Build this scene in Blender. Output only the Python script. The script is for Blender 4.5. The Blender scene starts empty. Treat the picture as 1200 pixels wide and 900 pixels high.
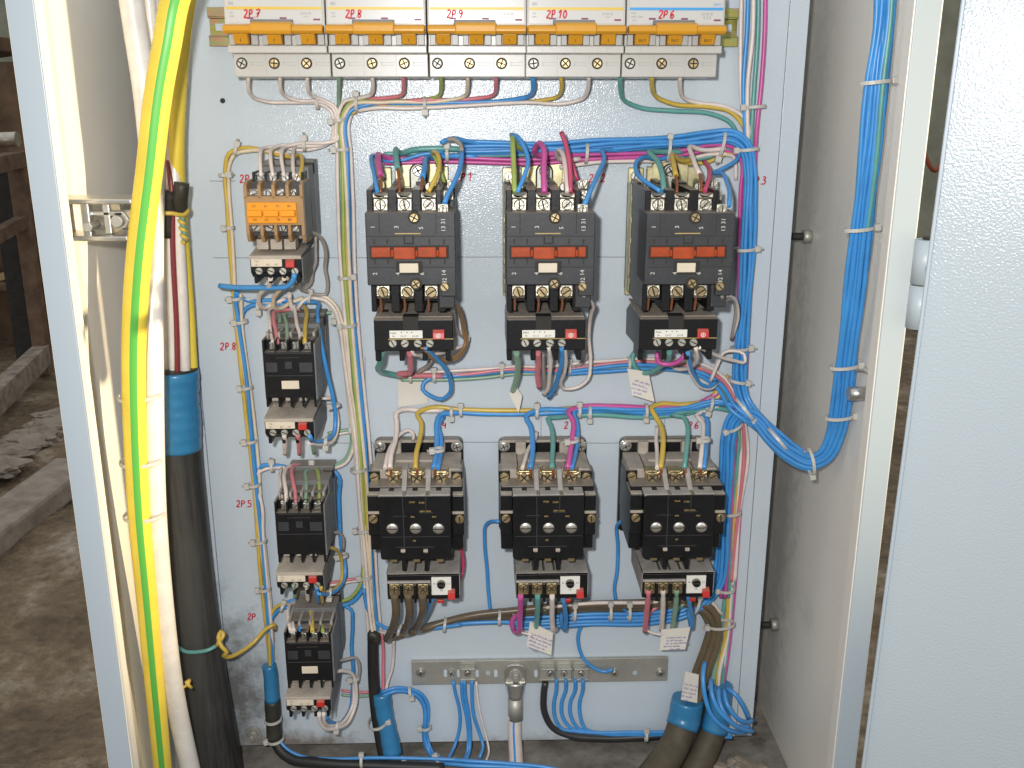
import bpy, bmesh, math, random
from mathutils import Vector, Matrix

S = bpy.context.scene
COL = S.collection
random.seed(7)
R_ = math.radians

# ------------------------------------------------------------------ camera, light, exposure
CAMZ = 1.5          # eye height; the mounting panel of the cabinet is the plane y = 0
CAMD = 0.94         # camera to mounting panel
PITCH, YAW, FPX = R_(16.5), R_(1.7), 1167.0
cam = bpy.data.cameras.new('camera')
camo = bpy.data.objects.new('camera', cam)
COL.objects.link(camo)
camo.location = (0, -CAMD, CAMZ)
camo.rotation_euler = (R_(90) - PITCH, 0, -YAW)
cam.sensor_width = 36
cam.lens = FPX / 1200 * 36
cam.clip_start = 0.02
cam.clip_end = 200
S.camera = camo

wd = bpy.data.worlds.new('World')
S.world = wd
wd.use_nodes = True
_nt = wd.node_tree          # dim shop: light comes mostly from above, little from the floor
_bg = _nt.nodes['Background']
_tc = _nt.nodes.new('ShaderNodeTexCoord')
_sx = _nt.nodes.new('ShaderNodeSeparateXYZ')
_nt.links.new(_tc.outputs['Generated'], _sx.inputs['Vector'])
_cr = _nt.nodes.new('ShaderNodeValToRGB')
_cr.color_ramp.elements[0].position = 0.0
_cr.color_ramp.elements[0].color = (0.16, 0.145, 0.125, 1)
_cr.color_ramp.elements[1].position = 1.0
_cr.color_ramp.elements[1].color = (0.93, 0.97, 1.0, 1)
_mr = _nt.nodes.new('ShaderNodeMapRange')
_mr.inputs['From Min'].default_value = -0.5
_mr.inputs['From Max'].default_value = 0.8
_nt.links.new(_sx.outputs['Z'], _mr.inputs['Value'])
_nt.links.new(_mr.outputs['Result'], _cr.inputs['Fac'])
_nt.links.new(_cr.outputs['Color'], _bg.inputs[0])
_bg.inputs[1].default_value = 0.78

fl = bpy.data.lights.new('camera_flash', 'AREA')     # the flash of the camera that took the photograph
fl.shape = 'DISK'
fl.size = 0.028
fl.energy = 6.6
fl.color = (1.0, 0.985, 0.96)
flo = bpy.data.objects.new('camera_flash', fl)
COL.objects.link(flo)
flo.location = (-0.045, -CAMD - 0.005, CAMZ + 0.045)
flo.rotation_euler = (R_(90) - PITCH * 1.1, 0, R_(-1))

sp = bpy.data.lights.new('sunbeam', 'SPOT')           # low sun coming in from the right behind the open door
sp.energy = 800
sp.color = (1.0, 0.80, 0.50)
sp.spot_size = R_(17)
sp.spot_blend = 1.0
sp.shadow_soft_size = 0.02
spo = bpy.data.objects.new('sunbeam', sp)
COL.objects.link(spo)
_T = Vector((-0.327, -0.155, CAMZ - 0.13))
spo.location = (3.0, -0.647, CAMZ + 0.10)
spo.rotation_euler = (_T - Vector(spo.location)).to_track_quat('-Z', 'Y').to_euler()

S.view_settings.view_transform = 'Standard'
S.view_settings.look = 'None'
S.view_settings.gamma = 1.0
S.view_settings.exposure = 0.0
S.cycles.max_bounces = 6

# ------------------------------------------------------------------ measuring
_fw = Vector((math.sin(YAW) * math.cos(PITCH), math.cos(YAW) * math.cos(PITCH), -math.sin(PITCH)))
_rt = Vector((math.cos(YAW), -math.sin(YAW), 0))
_up = _rt.cross(_fw)

def mm(px, py, d):
    """x, z in mm of the point seen at a pixel of the photograph and d mm in front of the mounting panel (z = 0 at eye height)"""
    r = _fw + (px - 600) / FPX * _rt - (py - 450) / FPX * _up
    t = (CAMD - d / 1000) / r.y
    return r.x * t * 1000, r.z * t * 1000

def P(px, py, d):
    x, z = mm(px, py, d)
    return Vector((x / 1000, -d / 1000, CAMZ + z / 1000))

# ------------------------------------------------------------------ materials
def mat(name, col, rough=0.5, metal=0.0, bump=0.0, bscale=300.0, var=0.0, vscale=40.0, dust=0.0, spec=0.5, coat=0.0, grime=None):
    m = bpy.data.materials.new(name)
    m.use_nodes = True
    nt = m.node_tree
    b = nt.nodes['Principled BSDF']
    b.inputs['Base Color'].default_value = (*col, 1)
    b.inputs['Roughness'].default_value = rough
    b.inputs['Metallic'].default_value = metal
    b.inputs['Specular IOR Level'].default_value = spec
    b.inputs['Coat Weight'].default_value = coat
    tc = nt.nodes.new('ShaderNodeTexCoord')
    src = None
    if var:
        n = nt.nodes.new('ShaderNodeTexNoise')
        n.inputs['Scale'].default_value = vscale
        n.inputs['Detail'].default_value = 6
        n.inputs['Roughness'].default_value = 0.65
        nt.links.new(tc.outputs['Object'], n.inputs['Vector'])
        mx = nt.nodes.new('ShaderNodeMix')
        mx.data_type = 'RGBA'
        mx.inputs['A'].default_value = (*[c * (1 - var) for c in col], 1)
        mx.inputs['B'].default_value = (*[min(1, c * (1 + var)) for c in col], 1)
        cr = nt.nodes.new('ShaderNodeMapRange')
        cr.inputs['From Min'].default_value = 0.3
        cr.inputs['From Max'].default_value = 0.7
        nt.links.new(n.outputs['Fac'], cr.inputs['Value'])
        nt.links.new(cr.outputs['Result'], mx.inputs['Factor'])
        src = mx.outputs['Result']
    if dust:      # grey brown dust lying on faces that look upward
        g = nt.nodes.new('ShaderNodeNewGeometry')
        sx = nt.nodes.new('ShaderNodeSeparateXYZ')
        nt.links.new(g.outputs['Normal'], sx.inputs['Vector'])
        mr = nt.nodes.new('ShaderNodeMapRange')
        mr.inputs['From Min'].default_value = 0.25
        mr.inputs['From Max'].default_value = 0.85
        mr.inputs['To Max'].default_value = dust
        nt.links.new(sx.outputs['Z'], mr.inputs['Value'])
        n2 = nt.nodes.new('ShaderNodeTexNoise')
        n2.inputs['Scale'].default_value = 90
        n2.inputs['Detail'].default_value = 5
        nt.links.new(tc.outputs['Object'], n2.inputs['Vector'])
        ml = nt.nodes.new('ShaderNodeMath')
        ml.operation = 'MULTIPLY_ADD'
        ml.inputs[1].default_value = 0.9
        ml.inputs[2].default_value = 0.5
        nt.links.new(n2.outputs['Fac'], ml.inputs[0])
        m2 = nt.nodes.new('ShaderNodeMath')
        m2.operation = 'MULTIPLY'
        m2.use_clamp = True
        nt.links.new(ml.outputs[0], m2.inputs[0])
        nt.links.new(mr.outputs['Result'], m2.inputs[1])
        mx2 = nt.nodes.new('ShaderNodeMix')
        mx2.data_type = 'RGBA'
        mx2.inputs['A'].default_value = (*col, 1)
        if src:
            nt.links.new(src, mx2.inputs['A'])
        mx2.inputs['B'].default_value = (0.30, 0.25, 0.20, 1)
        nt.links.new(m2.outputs[0], mx2.inputs['Factor'])
        src = mx2.outputs['Result']
    if grime:     # (colour, scale, threshold, amount): patches of dirt
        n3 = nt.nodes.new('ShaderNodeTexNoise')
        n3.inputs['Scale'].default_value = grime[1]
        n3.inputs['Detail'].default_value = 9
        n3.inputs['Roughness'].default_value = 0.7
        nt.links.new(tc.outputs['Object'], n3.inputs['Vector'])
        mr3 = nt.nodes.new('ShaderNodeMapRange')
        mr3.inputs['From Min'].default_value = grime[2]
        mr3.inputs['From Max'].default_value = grime[2] + 0.22
        mr3.inputs['To Max'].default_value = grime[3]
        nt.links.new(n3.outputs['Fac'], mr3.inputs['Value'])
        mx3 = nt.nodes.new('ShaderNodeMix')
        mx3.data_type = 'RGBA'
        mx3.inputs['A'].default_value = (*col, 1)
        if src:
            nt.links.new(src, mx3.inputs['A'])
        mx3.inputs['B'].default_value = (*grime[0], 1)
        nt.links.new(mr3.outputs['Result'], mx3.inputs['Factor'])
        src = mx3.outputs['Result']
    if src:
        nt.links.new(src, b.inputs['Base Color'])
    if bump:
        n4 = nt.nodes.new('ShaderNodeTexNoise')
        n4.inputs['Scale'].default_value = bscale
        n4.inputs['Detail'].default_value = 2
        nt.links.new(tc.outputs['Object'], n4.inputs['Vector'])
        bp = nt.nodes.new('ShaderNodeBump')
        bp.inputs['Strength'].default_value = bump
        bp.inputs['Distance'].default_value = 0.001
        nt.links.new(n4.outputs['Fac'], bp.inputs['Height'])
        nt.links.new(bp.outputs['Normal'], b.inputs['Normal'])
    return m

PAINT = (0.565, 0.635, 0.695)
M = {
    'panel': mat('hammered_paint', PAINT, 0.17, bump=0.30, bscale=700, var=0.03, vscale=6, grime=((0.20, 0.18, 0.15), 9, 0.64, 0.35)),
    'wall': mat('bounce_warmed_wall', (0.78, 0.75, 0.69), 0.30, bump=0.30, bscale=300, var=0.03, vscale=5, grime=((0.24, 0.21, 0.17), 14, 0.58, 0.30)),  # base colour warmed and lightened to carry sunlight bounced inside the cabinet
    'leftwall': mat('sun_warmed_wall', (0.80, 0.765, 0.69), 0.45, bump=0.15, bscale=300, var=0.03, vscale=5),  # cream tone holds sunlight painted into the left wall's colour
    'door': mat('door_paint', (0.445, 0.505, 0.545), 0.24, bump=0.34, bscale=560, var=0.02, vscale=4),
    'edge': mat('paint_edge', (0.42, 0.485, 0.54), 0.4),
    'zinc': mat('yellow_zinc', (0.50, 0.45, 0.27), 0.45, 0.85, var=0.35, vscale=55),
    'steel': mat('steel', (0.62, 0.61, 0.57), 0.32, 0.9, bump=0.15, var=0.15),
    'silver': mat('silver_clamp', (0.50, 0.475, 0.40), 0.45, 0.9, bump=0.6, bscale=420, var=0.15, vscale=200),
    'brass': mat('brass', (0.46, 0.36, 0.20), 0.42, 0.85, bump=0.2, var=0.25, vscale=200),
    'galv': mat('galvanised', (0.46, 0.45, 0.40), 0.5, 0.6, var=0.18, vscale=30, bump=0.1),
    'dark': mat('screw_slot', (0.02, 0.018, 0.015), 0.7),
    'black': mat('black_plastic', (0.010, 0.010, 0.011), 0.38, bump=0.10, var=0.3, vscale=60, dust=0.75, spec=0.3),
    'grey': mat('charcoal_plastic', (0.030, 0.032, 0.037), 0.5, bump=0.1, var=0.25, vscale=50, dust=0.6, grime=((0.16, 0.13, 0.10), 60, 0.62, 0.3)),
    'sideg': mat('grey_plastic', (0.15, 0.155, 0.16), 0.5, bump=0.1, var=0.2, vscale=40, dust=0.6),
    'dusty': mat('dusty_plastic', (0.40, 0.35, 0.295), 0.75, bump=0.2, var=0.22, vscale=70),
    'dustg': mat('dusty_grey_plastic', (0.35, 0.325, 0.295), 0.75, bump=0.2, var=0.22, vscale=70),
    'tan': mat('tan_plastic', (0.34, 0.20, 0.085), 0.5, var=0.15, dust=0.3),
    'orange': mat('orange_plastic', (0.80, 0.31, 0.01), 0.35, bump=0.05),
    'redbar': mat('orange_red_plastic', (0.37, 0.058, 0.014), 0.5, spec=0.3, var=0.3, vscale=60),
    'red': mat('red_plastic', (0.52, 0.025, 0.02), 0.4, dust=0.4),
    'white': mat('white_label', (0.78, 0.76, 0.70), 0.5),
    'cream': mat('cream_label', (0.66, 0.58, 0.46), 0.55, var=0.06),
    'casing': mat('breaker_casing', (0.54, 0.53, 0.50), 0.33, bump=0.04, var=0.03, vscale=30),
    'sticker': mat('breaker_sticker', (0.58, 0.58, 0.565), 0.22),
    'yellow': mat('yellow_print', (0.66, 0.46, 0.05), 0.4),
    'bluep': mat('blue_print', (0.05, 0.33, 0.70), 0.4),
    'printg': mat('grey_print', (0.22, 0.22, 0.24), 0.5),
    'printp': mat('purple_print', (0.22, 0.04, 0.12), 0.5),
    'toggle': mat('amber_toggle', (0.62, 0.295, 0.02), 0.3, spec=0.5, bump=0.04),
    'recess': mat('breaker_recess', (0.42, 0.42, 0.40), 0.4),
    'gold': mat('gold_print', (0.45, 0.33, 0.12), 0.5),
    'wprint': mat('white_print', (0.62, 0.61, 0.56), 0.5),
    'marker': mat('red_marker', (0.55, 0.012, 0.03), 0.5),
    'pen': mat('purple_pen', (0.27, 0.22, 0.48), 0.6),
    'tie': mat('tie_nylon', (0.52, 0.50, 0.46), 0.45),
    'card': mat('card', (0.70, 0.66, 0.59), 0.7, var=0.06, vscale=30),
    'cardd': mat('card_edge', (0.35, 0.31, 0.25), 0.7),
    'tapeb': mat('blue_tape', (0.035, 0.20, 0.40), 0.28, bump=0.5, bscale=60, var=0.12),
    'tapek': mat('black_tape', (0.035, 0.033, 0.025), 0.45, bump=0.3, bscale=60, var=0.2),
    'sheath': mat('black_sheath', (0.016, 0.016, 0.016), 0.5, var=0.4, vscale=30, grime=((0.20, 0.19, 0.17), 12, 0.66, 0.35)),
    'sheathb': mat('brown_sheath', (0.085, 0.068, 0.045), 0.65, var=0.35, vscale=30),
    'rail': mat('iridescent_zinc', (0.42, 0.37, 0.20), 0.35, 0.85, var=0.5, vscale=40),
    'cyellow': mat('yellow_cable_jacket', (0.78, 0.60, 0.07), 0.42, var=0.10, vscale=25, grime=((0.42, 0.33, 0.12), 30, 0.62, 0.5)),
    'cgreen': mat('green_cable_stripe', (0.10, 0.40, 0.07), 0.35),
    'chrome': mat('bright_screw', (0.80, 0.79, 0.74), 0.30, 0.9, bump=0.1),
    'copper': mat('copper', (0.40, 0.15, 0.07), 0.45, 0.6),
}
WIRE = {
    'blue': (0.055, 0.285, 0.66), 'dblue': (0.02, 0.10, 0.38), 'white': (0.74, 0.65, 0.60), 'cream': (0.72, 0.61, 0.45),
    'grey': (0.35, 0.31, 0.28), 'green': (0.24, 0.40, 0.28), 'teal': (0.12, 0.35, 0.32), 'yellow': (0.60, 0.42, 0.07),
    'pink': (0.66, 0.20, 0.24), 'magenta': (0.56, 0.09, 0.33), 'crimson': (0.48, 0.06, 0.14), 'brown': (0.135, 0.10, 0.06),
    'tanw': (0.30, 0.17, 0.07), 'black': (0.03, 0.03, 0.032), 'ygreen': (0.33, 0.42, 0.10), 'pure': (0.74, 0.70, 0.65), 'maroon': (0.22, 0.035, 0.04),
}
def iridescent(m):
    nt = m.node_tree
    tc = nt.nodes.new('ShaderNodeTexCoord')
    mp_ = nt.nodes.new('ShaderNodeMapping'); mp_.inputs['Scale'].default_value = (18, 18, 70)
    n = nt.nodes.new('ShaderNodeTexNoise'); n.inputs['Scale'].default_value = 1.6; n.inputs['Detail'].default_value = 4
    nt.links.new(tc.outputs['Object'], mp_.inputs['Vector']); nt.links.new(mp_.outputs['Vector'], n.inputs['Vector'])
    cr = nt.nodes.new('ShaderNodeValToRGB')
    e = cr.color_ramp.elements
    e[0].position = 0.28; e[0].color = (0.22, 0.20, 0.07, 1)
    e[1].position = 0.72; e[1].color = (0.45, 0.36, 0.12, 1)
    for p_, c_ in ((0.40, (0.40, 0.36, 0.10, 1)), (0.48, (0.30, 0.36, 0.16, 1)), (0.55, (0.50, 0.28, 0.18, 1)), (0.63, (0.34, 0.30, 0.20, 1))):
        k_ = e.new(p_); k_.color = c_
    nt.links.new(n.outputs['Fac'], cr.inputs['Fac'])
    nt.links.new(cr.outputs['Color'], nt.nodes['Principled BSDF'].inputs['Base Color'])
iridescent(M['rail'])
def stain(m, centre, radii, col, amount, scale, stretch=(1, 1, 1)):
    """a patch of dirt with its own place and ragged outline (metres, object space)"""
    nt = m.node_tree
    b = nt.nodes['Principled BSDF']
    tc = nt.nodes.new('ShaderNodeTexCoord')
    mp_ = nt.nodes.new('ShaderNodeMapping')
    mp_.vector_type = 'TEXTURE'
    mp_.inputs['Location'].default_value = centre
    mp_.inputs['Scale'].default_value = radii
    nt.links.new(tc.outputs['Object'], mp_.inputs['Vector'])
    ln = nt.nodes.new('ShaderNodeVectorMath'); ln.operation = 'LENGTH'
    nt.links.new(mp_.outputs['Vector'], ln.inputs[0])
    m2 = nt.nodes.new('ShaderNodeMapping')
    m2.inputs['Scale'].default_value = stretch
    nt.links.new(tc.outputs['Object'], m2.inputs['Vector'])
    n = nt.nodes.new('ShaderNodeTexNoise')
    n.inputs['Scale'].default_value = scale; n.inputs['Detail'].default_value = 10; n.inputs['Roughness'].default_value = 0.75
    nt.links.new(m2.outputs['Vector'], n.inputs['Vector'])
    a = nt.nodes.new('ShaderNodeMath'); a.operation = 'MULTIPLY_ADD'; a.inputs[1].default_value = -0.55
    nt.links.new(ln.outputs['Value'], a.inputs[0]); nt.links.new(n.outputs['Fac'], a.inputs[2])
    r = nt.nodes.new('ShaderNodeMapRange')
    r.inputs['From Min'].default_value = 0.08; r.inputs['From Max'].default_value = 0.42; r.inputs['To Max'].default_value = amount
    nt.links.new(a.outputs[0], r.inputs['Value'])
    x = nt.nodes.new('ShaderNodeMix'); x.data_type = 'RGBA'
    bc = b.inputs['Base Color']
    if bc.is_linked:
        nt.links.new(bc.links[0].from_socket, x.inputs['A'])
    else:
        x.inputs['A'].default_value = bc.default_value
    x.inputs['B'].default_value = (*col, 1)
    nt.links.new(r.outputs['Result'], x.inputs['Factor'])
    nt.links.new(x.outputs['Result'], bc)
stain(M['panel'], (-0.275, 0, -0.63), (0.075, 1, 0.17), (0.10, 0.085, 0.07), 0.85, 30)
stain(M['panel'], (-0.20, 0, -0.69), (0.12, 1, 0.03), (0.16, 0.10, 0.06), 0.8, 40)
stain(M['panel'], (0.12, 0, -0.70), (0.25, 1, 0.03), (0.20, 0.17, 0.14), 0.7, 40)
stain(M['wall'], (0.326, 0.06, -0.45), (1, 0.085, 0.42), (0.16, 0.165, 0.17), 0.42, 70)
stain(M['wall'], (0.326, 0.06, -0.05), (1, 0.06, 0.25), (0.30, 0.31, 0.32), 0.3, 90)
stain(M['leftwall'], (-0.326, -0.15, -0.42), (1, 0.03, 0.05), (0.30, 0.25, 0.19), 0.7, 60)
stain(M['sheath'], (-0.30, -0.07, CAMZ - 0.5), (0.075, 0.2, 0.36), (0.20, 0.19, 0.17), 0.28, 14, (12, 12, 0.5))
for k, c in list(WIRE.items()):
    M['w_' + k] = mat(k + '_insulation', c, 0.34, var=0.12, vscale=45, dust=0.12)

# ------------------------------------------------------------------ mesh helpers
class MB:
    """collects shapes in mm: x to the right, z up, d towards the viewer"""
    def __init__(s):
        s.v, s.f, s.sm, s.mi = [], [], [], []

    def add(s, vs, fs, smooth=False, mi=0):
        o = len(s.v)
        s.v += [(x / 1000, -d / 1000, z / 1000) for x, z, d in vs]
        for f in fs:
            s.f.append([o + i for i in f])
            s.sm.append(smooth)
            s.mi.append(mi)

    def box(s, x0, x1, z0, z1, d0, d1, mi=0):
        s.prism([(x0, z0), (x1, z0), (x1, z1), (x0, z1)], d0, d1, mi)
        return s

    def prism(s, poly, d0, d1, mi=0, poly2=None):
        n = len(poly)
        a = sum(poly[i][0] * poly[(i + 1) % n][1] - poly[(i + 1) % n][0] * poly[i][1] for i in range(n))
        if a < 0:
            poly = poly[::-1]
            poly2 = poly2[::-1] if poly2 else None
        q = poly2 or poly
        vs = [(x, z, d0) for x, z in poly] + [(x, z, d1) for x, z in q]
        fs = [list(range(n))[::-1], list(range(n, 2 * n))]
        fs += [[i, (i + 1) % n, n + (i + 1) % n, n + i] for i in range(n)]
        s.add(vs, fs, False, mi)
        return s

    def side(s, prof, x0, x1, mi=0):
        """prism along x of a (d, z) outline"""
        n = len(prof)
        vs = [(x0, z, d) for d, z in prof] + [(x1, z, d) for d, z in prof]
        fs = [list(range(n)), list(range(n, 2 * n))[::-1]]
        fs += [[i, n + i, n + (i + 1) % n, (i + 1) % n] for i in range(n)]
        s.add(vs, fs, False, mi)
        return s

    def cyl(s, x, z, d0, d1, r, n=16, r1=None, mi=0):
        r1 = r if r1 is None else r1
        vs = []
        for k in range(n):
            a = 2 * math.pi * k / n
            vs.append((x + r * math.cos(a), z + r * math.sin(a), d0))
        for k in range(n):
            a = 2 * math.pi * k / n
            vs.append((x + r1 * math.cos(a), z + r1 * math.sin(a), d1))
        s.add(vs, [[k, (k + 1) % n, n + (k + 1) % n, n + k] for k in range(n)], True, mi)
        o = len(s.v)
        s.f.append([o - n + k for k in range(n)]); s.sm.append(False); s.mi.append(mi)
        s.f.append([o - 2 * n + k for k in range(n)][::-1]); s.sm.append(False); s.mi.append(mi)
        return s

    def dome(s, x, z, d, r, h, n=16, mi=0):
        rings = 5
        vs = []
        for j in range(rings):
            t = j / rings * math.pi / 2
            for k in range(n):
                a = 2 * math.pi * k / n
                vs.append((x + r * math.cos(t) * math.cos(a), z + r * math.cos(t) * math.sin(a), d + h * math.sin(t)))
        vs.append((x, z, d + h))
        fs = [[j * n + k, j * n + (k + 1) % n, (j + 1) * n + (k + 1) % n, (j + 1) * n + k] for j in range(rings - 1) for k in range(n)]
        fs += [[(rings - 1) * n + k, (rings - 1) * n + (k + 1) % n, rings * n] for k in range(n)]
        s.add(vs, fs, True, mi)
        return s

    def build(s, name, m, parent=None, bevel=0.0, loc=None):
        me = bpy.data.meshes.new(name)
        me.from_pydata(s.v, [], s.f)
        for i, p in enumerate(me.polygons):
            p.use_smooth = s.sm[i]
            p.material_index = s.mi[i]
        ms = m if isinstance(m, (list, tuple)) else [m]
        for q in ms:
            me.materials.append(M[q] if isinstance(q, str) else q)
        bm = bmesh.new()
        bm.from_mesh(me)
        bmesh.ops.recalc_face_normals(bm, faces=bm.faces)
        bm.to_mesh(me)
        bm.free()
        o = bpy.data.objects.new(name, me)
        COL.objects.link(o)
        if parent:
            o.parent = parent
        if loc is not None:
            o.location = loc
        if bevel:
            b = o.modifiers.new('bevel', 'BEVEL')
            b.width = bevel / 1000
            b.segments = 2
            b.limit_method = 'ANGLE'
            b.angle_limit = R_(50)
        return o

def thing(name, label, cat, loc=(0, 0, 0), group=None):
    o = bpy.data.objects.new(name, None)
    COL.objects.link(o)
    o.empty_display_size = 0.02
    o.location = loc
    return tag(o, label, cat, group)

def tag(o, label, cat, group=None):
    o['label'] = label
    o['category'] = cat
    if group:
        o['group'] = group
    return o

def structure(o):
    o['kind'] = 'structure'
    return o

KIDS = {}
def dup(root, loc, label, group=None):
    """copy of a thing with its parts and their sub-parts"""
    def cp(o, parent):
        c = o.copy()
        COL.objects.link(c)
        if parent:
            c.parent = parent
        for ch in list(o.children):
            cp(ch, c)
        return c
    r = cp(root, None)
    r.location = loc
    r['label'] = label
    if group:
        r['group'] = group
    return r

def cat_rom(pts, step=0.006):
    pts = [Vector(p) for p in pts]
    if len(pts) == 2:
        return pts
    q = [pts[0] * 2 - pts[1]] + pts + [pts[-1] * 2 - pts[-2]]
    out = []
    for i in range(1, len(q) - 2):
        a, b, c, d = q[i - 1], q[i], q[i + 1], q[i + 2]
        n = max(2, min(14, int((c - b).length / step) + 1))
        # centripetal-like tension keeps uneven spacing from overshooting
        l1, l2, l3 = max((b - a).length, 1e-6), max((c - b).length, 1e-6), max((d - c).length, 1e-6)
        m1 = ((b - a) / l1 * l2 * l2 / (l1 + l2) + (c - b) * l1 / (l1 + l2))
        m2 = ((d - c) / l3 * l2 * l2 / (l2 + l3) + (c - b) * l3 / (l2 + l3))
        for k in range(n):
            t = k / n
            h00, h10 = 2 * t**3 - 3 * t**2 + 1, t**3 - 2 * t**2 + t
            h01, h11 = -2 * t**3 + 3 * t**2, t**3 - t**2
            out.append(b * h00 + m1 * h10 + c * h01 + m2 * h11)
    out.append(pts[-1])
    return out

def frames(path):
    n = len(path)
    T = [(path[min(i + 1, n - 1)] - path[max(i - 1, 0)]).normalized() for i in range(n)]
    ref = Vector((0, -1, 0))
    u = (ref - T[0] * ref.dot(T[0]))
    if u.length < 1e-3:
        u = Vector((1, 0, 0)) - T[0] * T[0].x
    u.normalize()
    U = []
    for t in T:
        u = u - t * u.dot(t)
        u.normalize()
        U.append(u.copy())
    return T, U

def tube_mesh(path, r, sides=8, stripes=None, r_end=None, wob=0.0):
    """stripes: list of (first side, last side, material index)"""
    T, U = frames(path)
    v, f, mi = [], [], []
    n = len(path)
    for i, p in enumerate(path):
        w = T[i].cross(U[i])
        rr = r if r_end is None else r + (r_end - r) * i / (n - 1)
        if wob:
            rr *= 1 + wob * ((i % 4) / 3 - 0.5 + 0.6 * math.sin(i * 0.37 + 1))     # overlapping turns of tape
        for k in range(sides):
            a = 2 * math.pi * k / sides
            v.append(p + (U[i] * math.cos(a) + w * math.sin(a)) * rr)
    for i in range(n - 1):
        for k in range(sides):
            f.append([i * sides + k, i * sides + (k + 1) % sides, (i + 1) * sides + (k + 1) % sides, (i + 1) * sides + k])
            m_ = 0
            if stripes:
                for a, b, q in stripes:
                    if a <= k <= b:
                        m_ = q
            mi.append(m_)
    f.append(list(range(sides))[::-1]); mi.append(0)
    f.append([(n - 1) * sides + k for k in range(sides)]); mi.append(0)
    return v, f, mi

def tube(name, path, r, mats, parent=None, sides=8, stripes=None, r_end=None, wob=0.0):
    v, f, mi = tube_mesh(path, r, sides, stripes, r_end, wob)
    me = bpy.data.meshes.new(name)
    me.from_pydata([tuple(p) for p in v], [], f)
    for i, p in enumerate(me.polygons):
        p.use_smooth = len(p.vertices) == 4
        p.material_index = mi[i]
    for q in (mats if isinstance(mats, (list, tuple)) else [mats]):
        me.materials.append(M[q])
    o = bpy.data.objects.new(name, me)
    COL.objects.link(o)
    if parent:
        o.parent = parent
    return o

def pts(s):
    return [P(*[float(c) for c in q.split(',')]) for q in s.split()]

def wire(color, path, label, r=1.9, group=None, name='wire', bare0=0, bare1=0, cat='wire'):
    """one insulated wire along photograph points 'px,py,depth ...' ; bare ends show copper"""
    p = cat_rom(pts(path) if isinstance(path, str) else path)
    o = tube(name, p, r / 1000, 'w_' + color)
    tag(o, label, cat, group)
    return o

def offset_path(path, a, b):
    """shift a path by a mm across and b mm outwards"""
    T, U = frames(path)
    out = []
    for i, p in enumerate(path):
        w = T[i].cross(Vector((0, -1, 0)))
        if w.length < 1e-4:
            w = Vector((1, 0, 0))
        w.normalize()
        out.append(p + w * a / 1000 + Vector((0, -1, 0)) * b / 1000)
    return out

def bundle(path, wires, r=1.9, cat='wire'):
    """wires: (colour, across, out, label, group); small wander keeps them from looking ruled"""
    base = cat_rom(pts(path), 0.012)
    for j, (c, a, b, label, group) in enumerate(wires):
        ph, ph2 = random.uniform(0, 6), random.uniform(0, 6)
        T, U = frames(base)
        q = []
        for i, p in enumerate(base):
            w = T[i].cross(Vector((0, -1, 0)))
            if w.length < 1e-4:
                w = Vector((1, 0, 0))
            w.normalize()
            aa = a + 0.7 * math.sin(i * 0.55 + ph)
            bb = b + 0.5 * math.sin(i * 0.45 + ph2)
            q.append(p + w * aa / 1000 + Vector((0, -1, 0)) * bb / 1000)
        o = tube('wire', cat_rom(q, 0.006), r / 1000, 'w_' + c)
        tag(o, label, cat, group)

TIES = 0
def tie(px, py, d, ang, half, label, thick=None, head=1, tail=0, band=2.6):
    """cable tie round a bundle; ang = direction in which the bundle runs in the picture, degrees from horizontal; half = half width of bundle in mm"""
    thick = thick or half
    c = P(px, py, d)
    t = thing('cable_tie', label, 'cable tie', c)
    a = R_(ang)
    ax = Vector((math.cos(a), 0, math.sin(a)))           # along the bundle
    ac = Vector((-math.sin(a), 0, math.cos(a)))          # across
    out = Vector((0, -1, 0))
    n = 20
    v, f = [], []
    for rr in (1.0, 1.0 + 1.1 / half):
        for s_ in (-1, 1):
            for k in range(n):
                q = 2 * math.pi * k / n
                v.append(ac * math.cos(q) * half * rr / 1000 + out * math.sin(q) * (thick * (1 + (rr - 1) * half / thick)) / 1000 + ax * s_ * band / 2000)
    for k in range(n):
        k2 = (k + 1) % n
        f += [[k, k2, n + k2, n + k], [2 * n + k, 3 * n + k, 3 * n + k2, 2 * n + k2],
              [k, 2 * n + k, 2 * n + k2, k2], [n + k, n + k2, 3 * n + k2, 3 * n + k]]
    me = bpy.data.meshes.new('band')
    me.from_pydata([tuple(p) for p in v], [], f)
    me.materials.append(M['tie'])
    for p in me.polygons:
        p.use_smooth = False
    b = bpy.data.objects.new('band', me)
    COL.objects.link(b)
    b.parent = t
    if head:
        hc = ac * (half + 1.6) / 1000 * head + out * thick * 0.35 / 1000
        hb = bmesh.new()
        bmesh.ops.create_cube(hb, size=1)
        for q in hb.verts:
            q.co = ax * q.co.x * 0.0056 + ac * q.co.y * 0.0052 + out * q.co.z * 0.0050 + hc
        if tail:
            g = bmesh.ops.create_cube(hb, size=1)
            for q in g['verts']:
                q.co = ax * q.co.x * 0.0024 + ac * (q.co.y * tail / 1000 + (tail / 2000 + 0.002) * head) + out * q.co.z * 0.0011 + hc + out * (q.co.y * 0.004)
        mh = bpy.data.meshes.new('head')
        hb.to_mesh(mh)
        hb.free()
        mh.materials.append(M['tie'])
        h = bpy.data.objects.new('head', mh)
        COL.objects.link(h)
        h.parent = t
        bv = h.modifiers.new('bevel', 'BEVEL')
        bv.width = 0.0009
        bv.segments = 2
    return t

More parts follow.
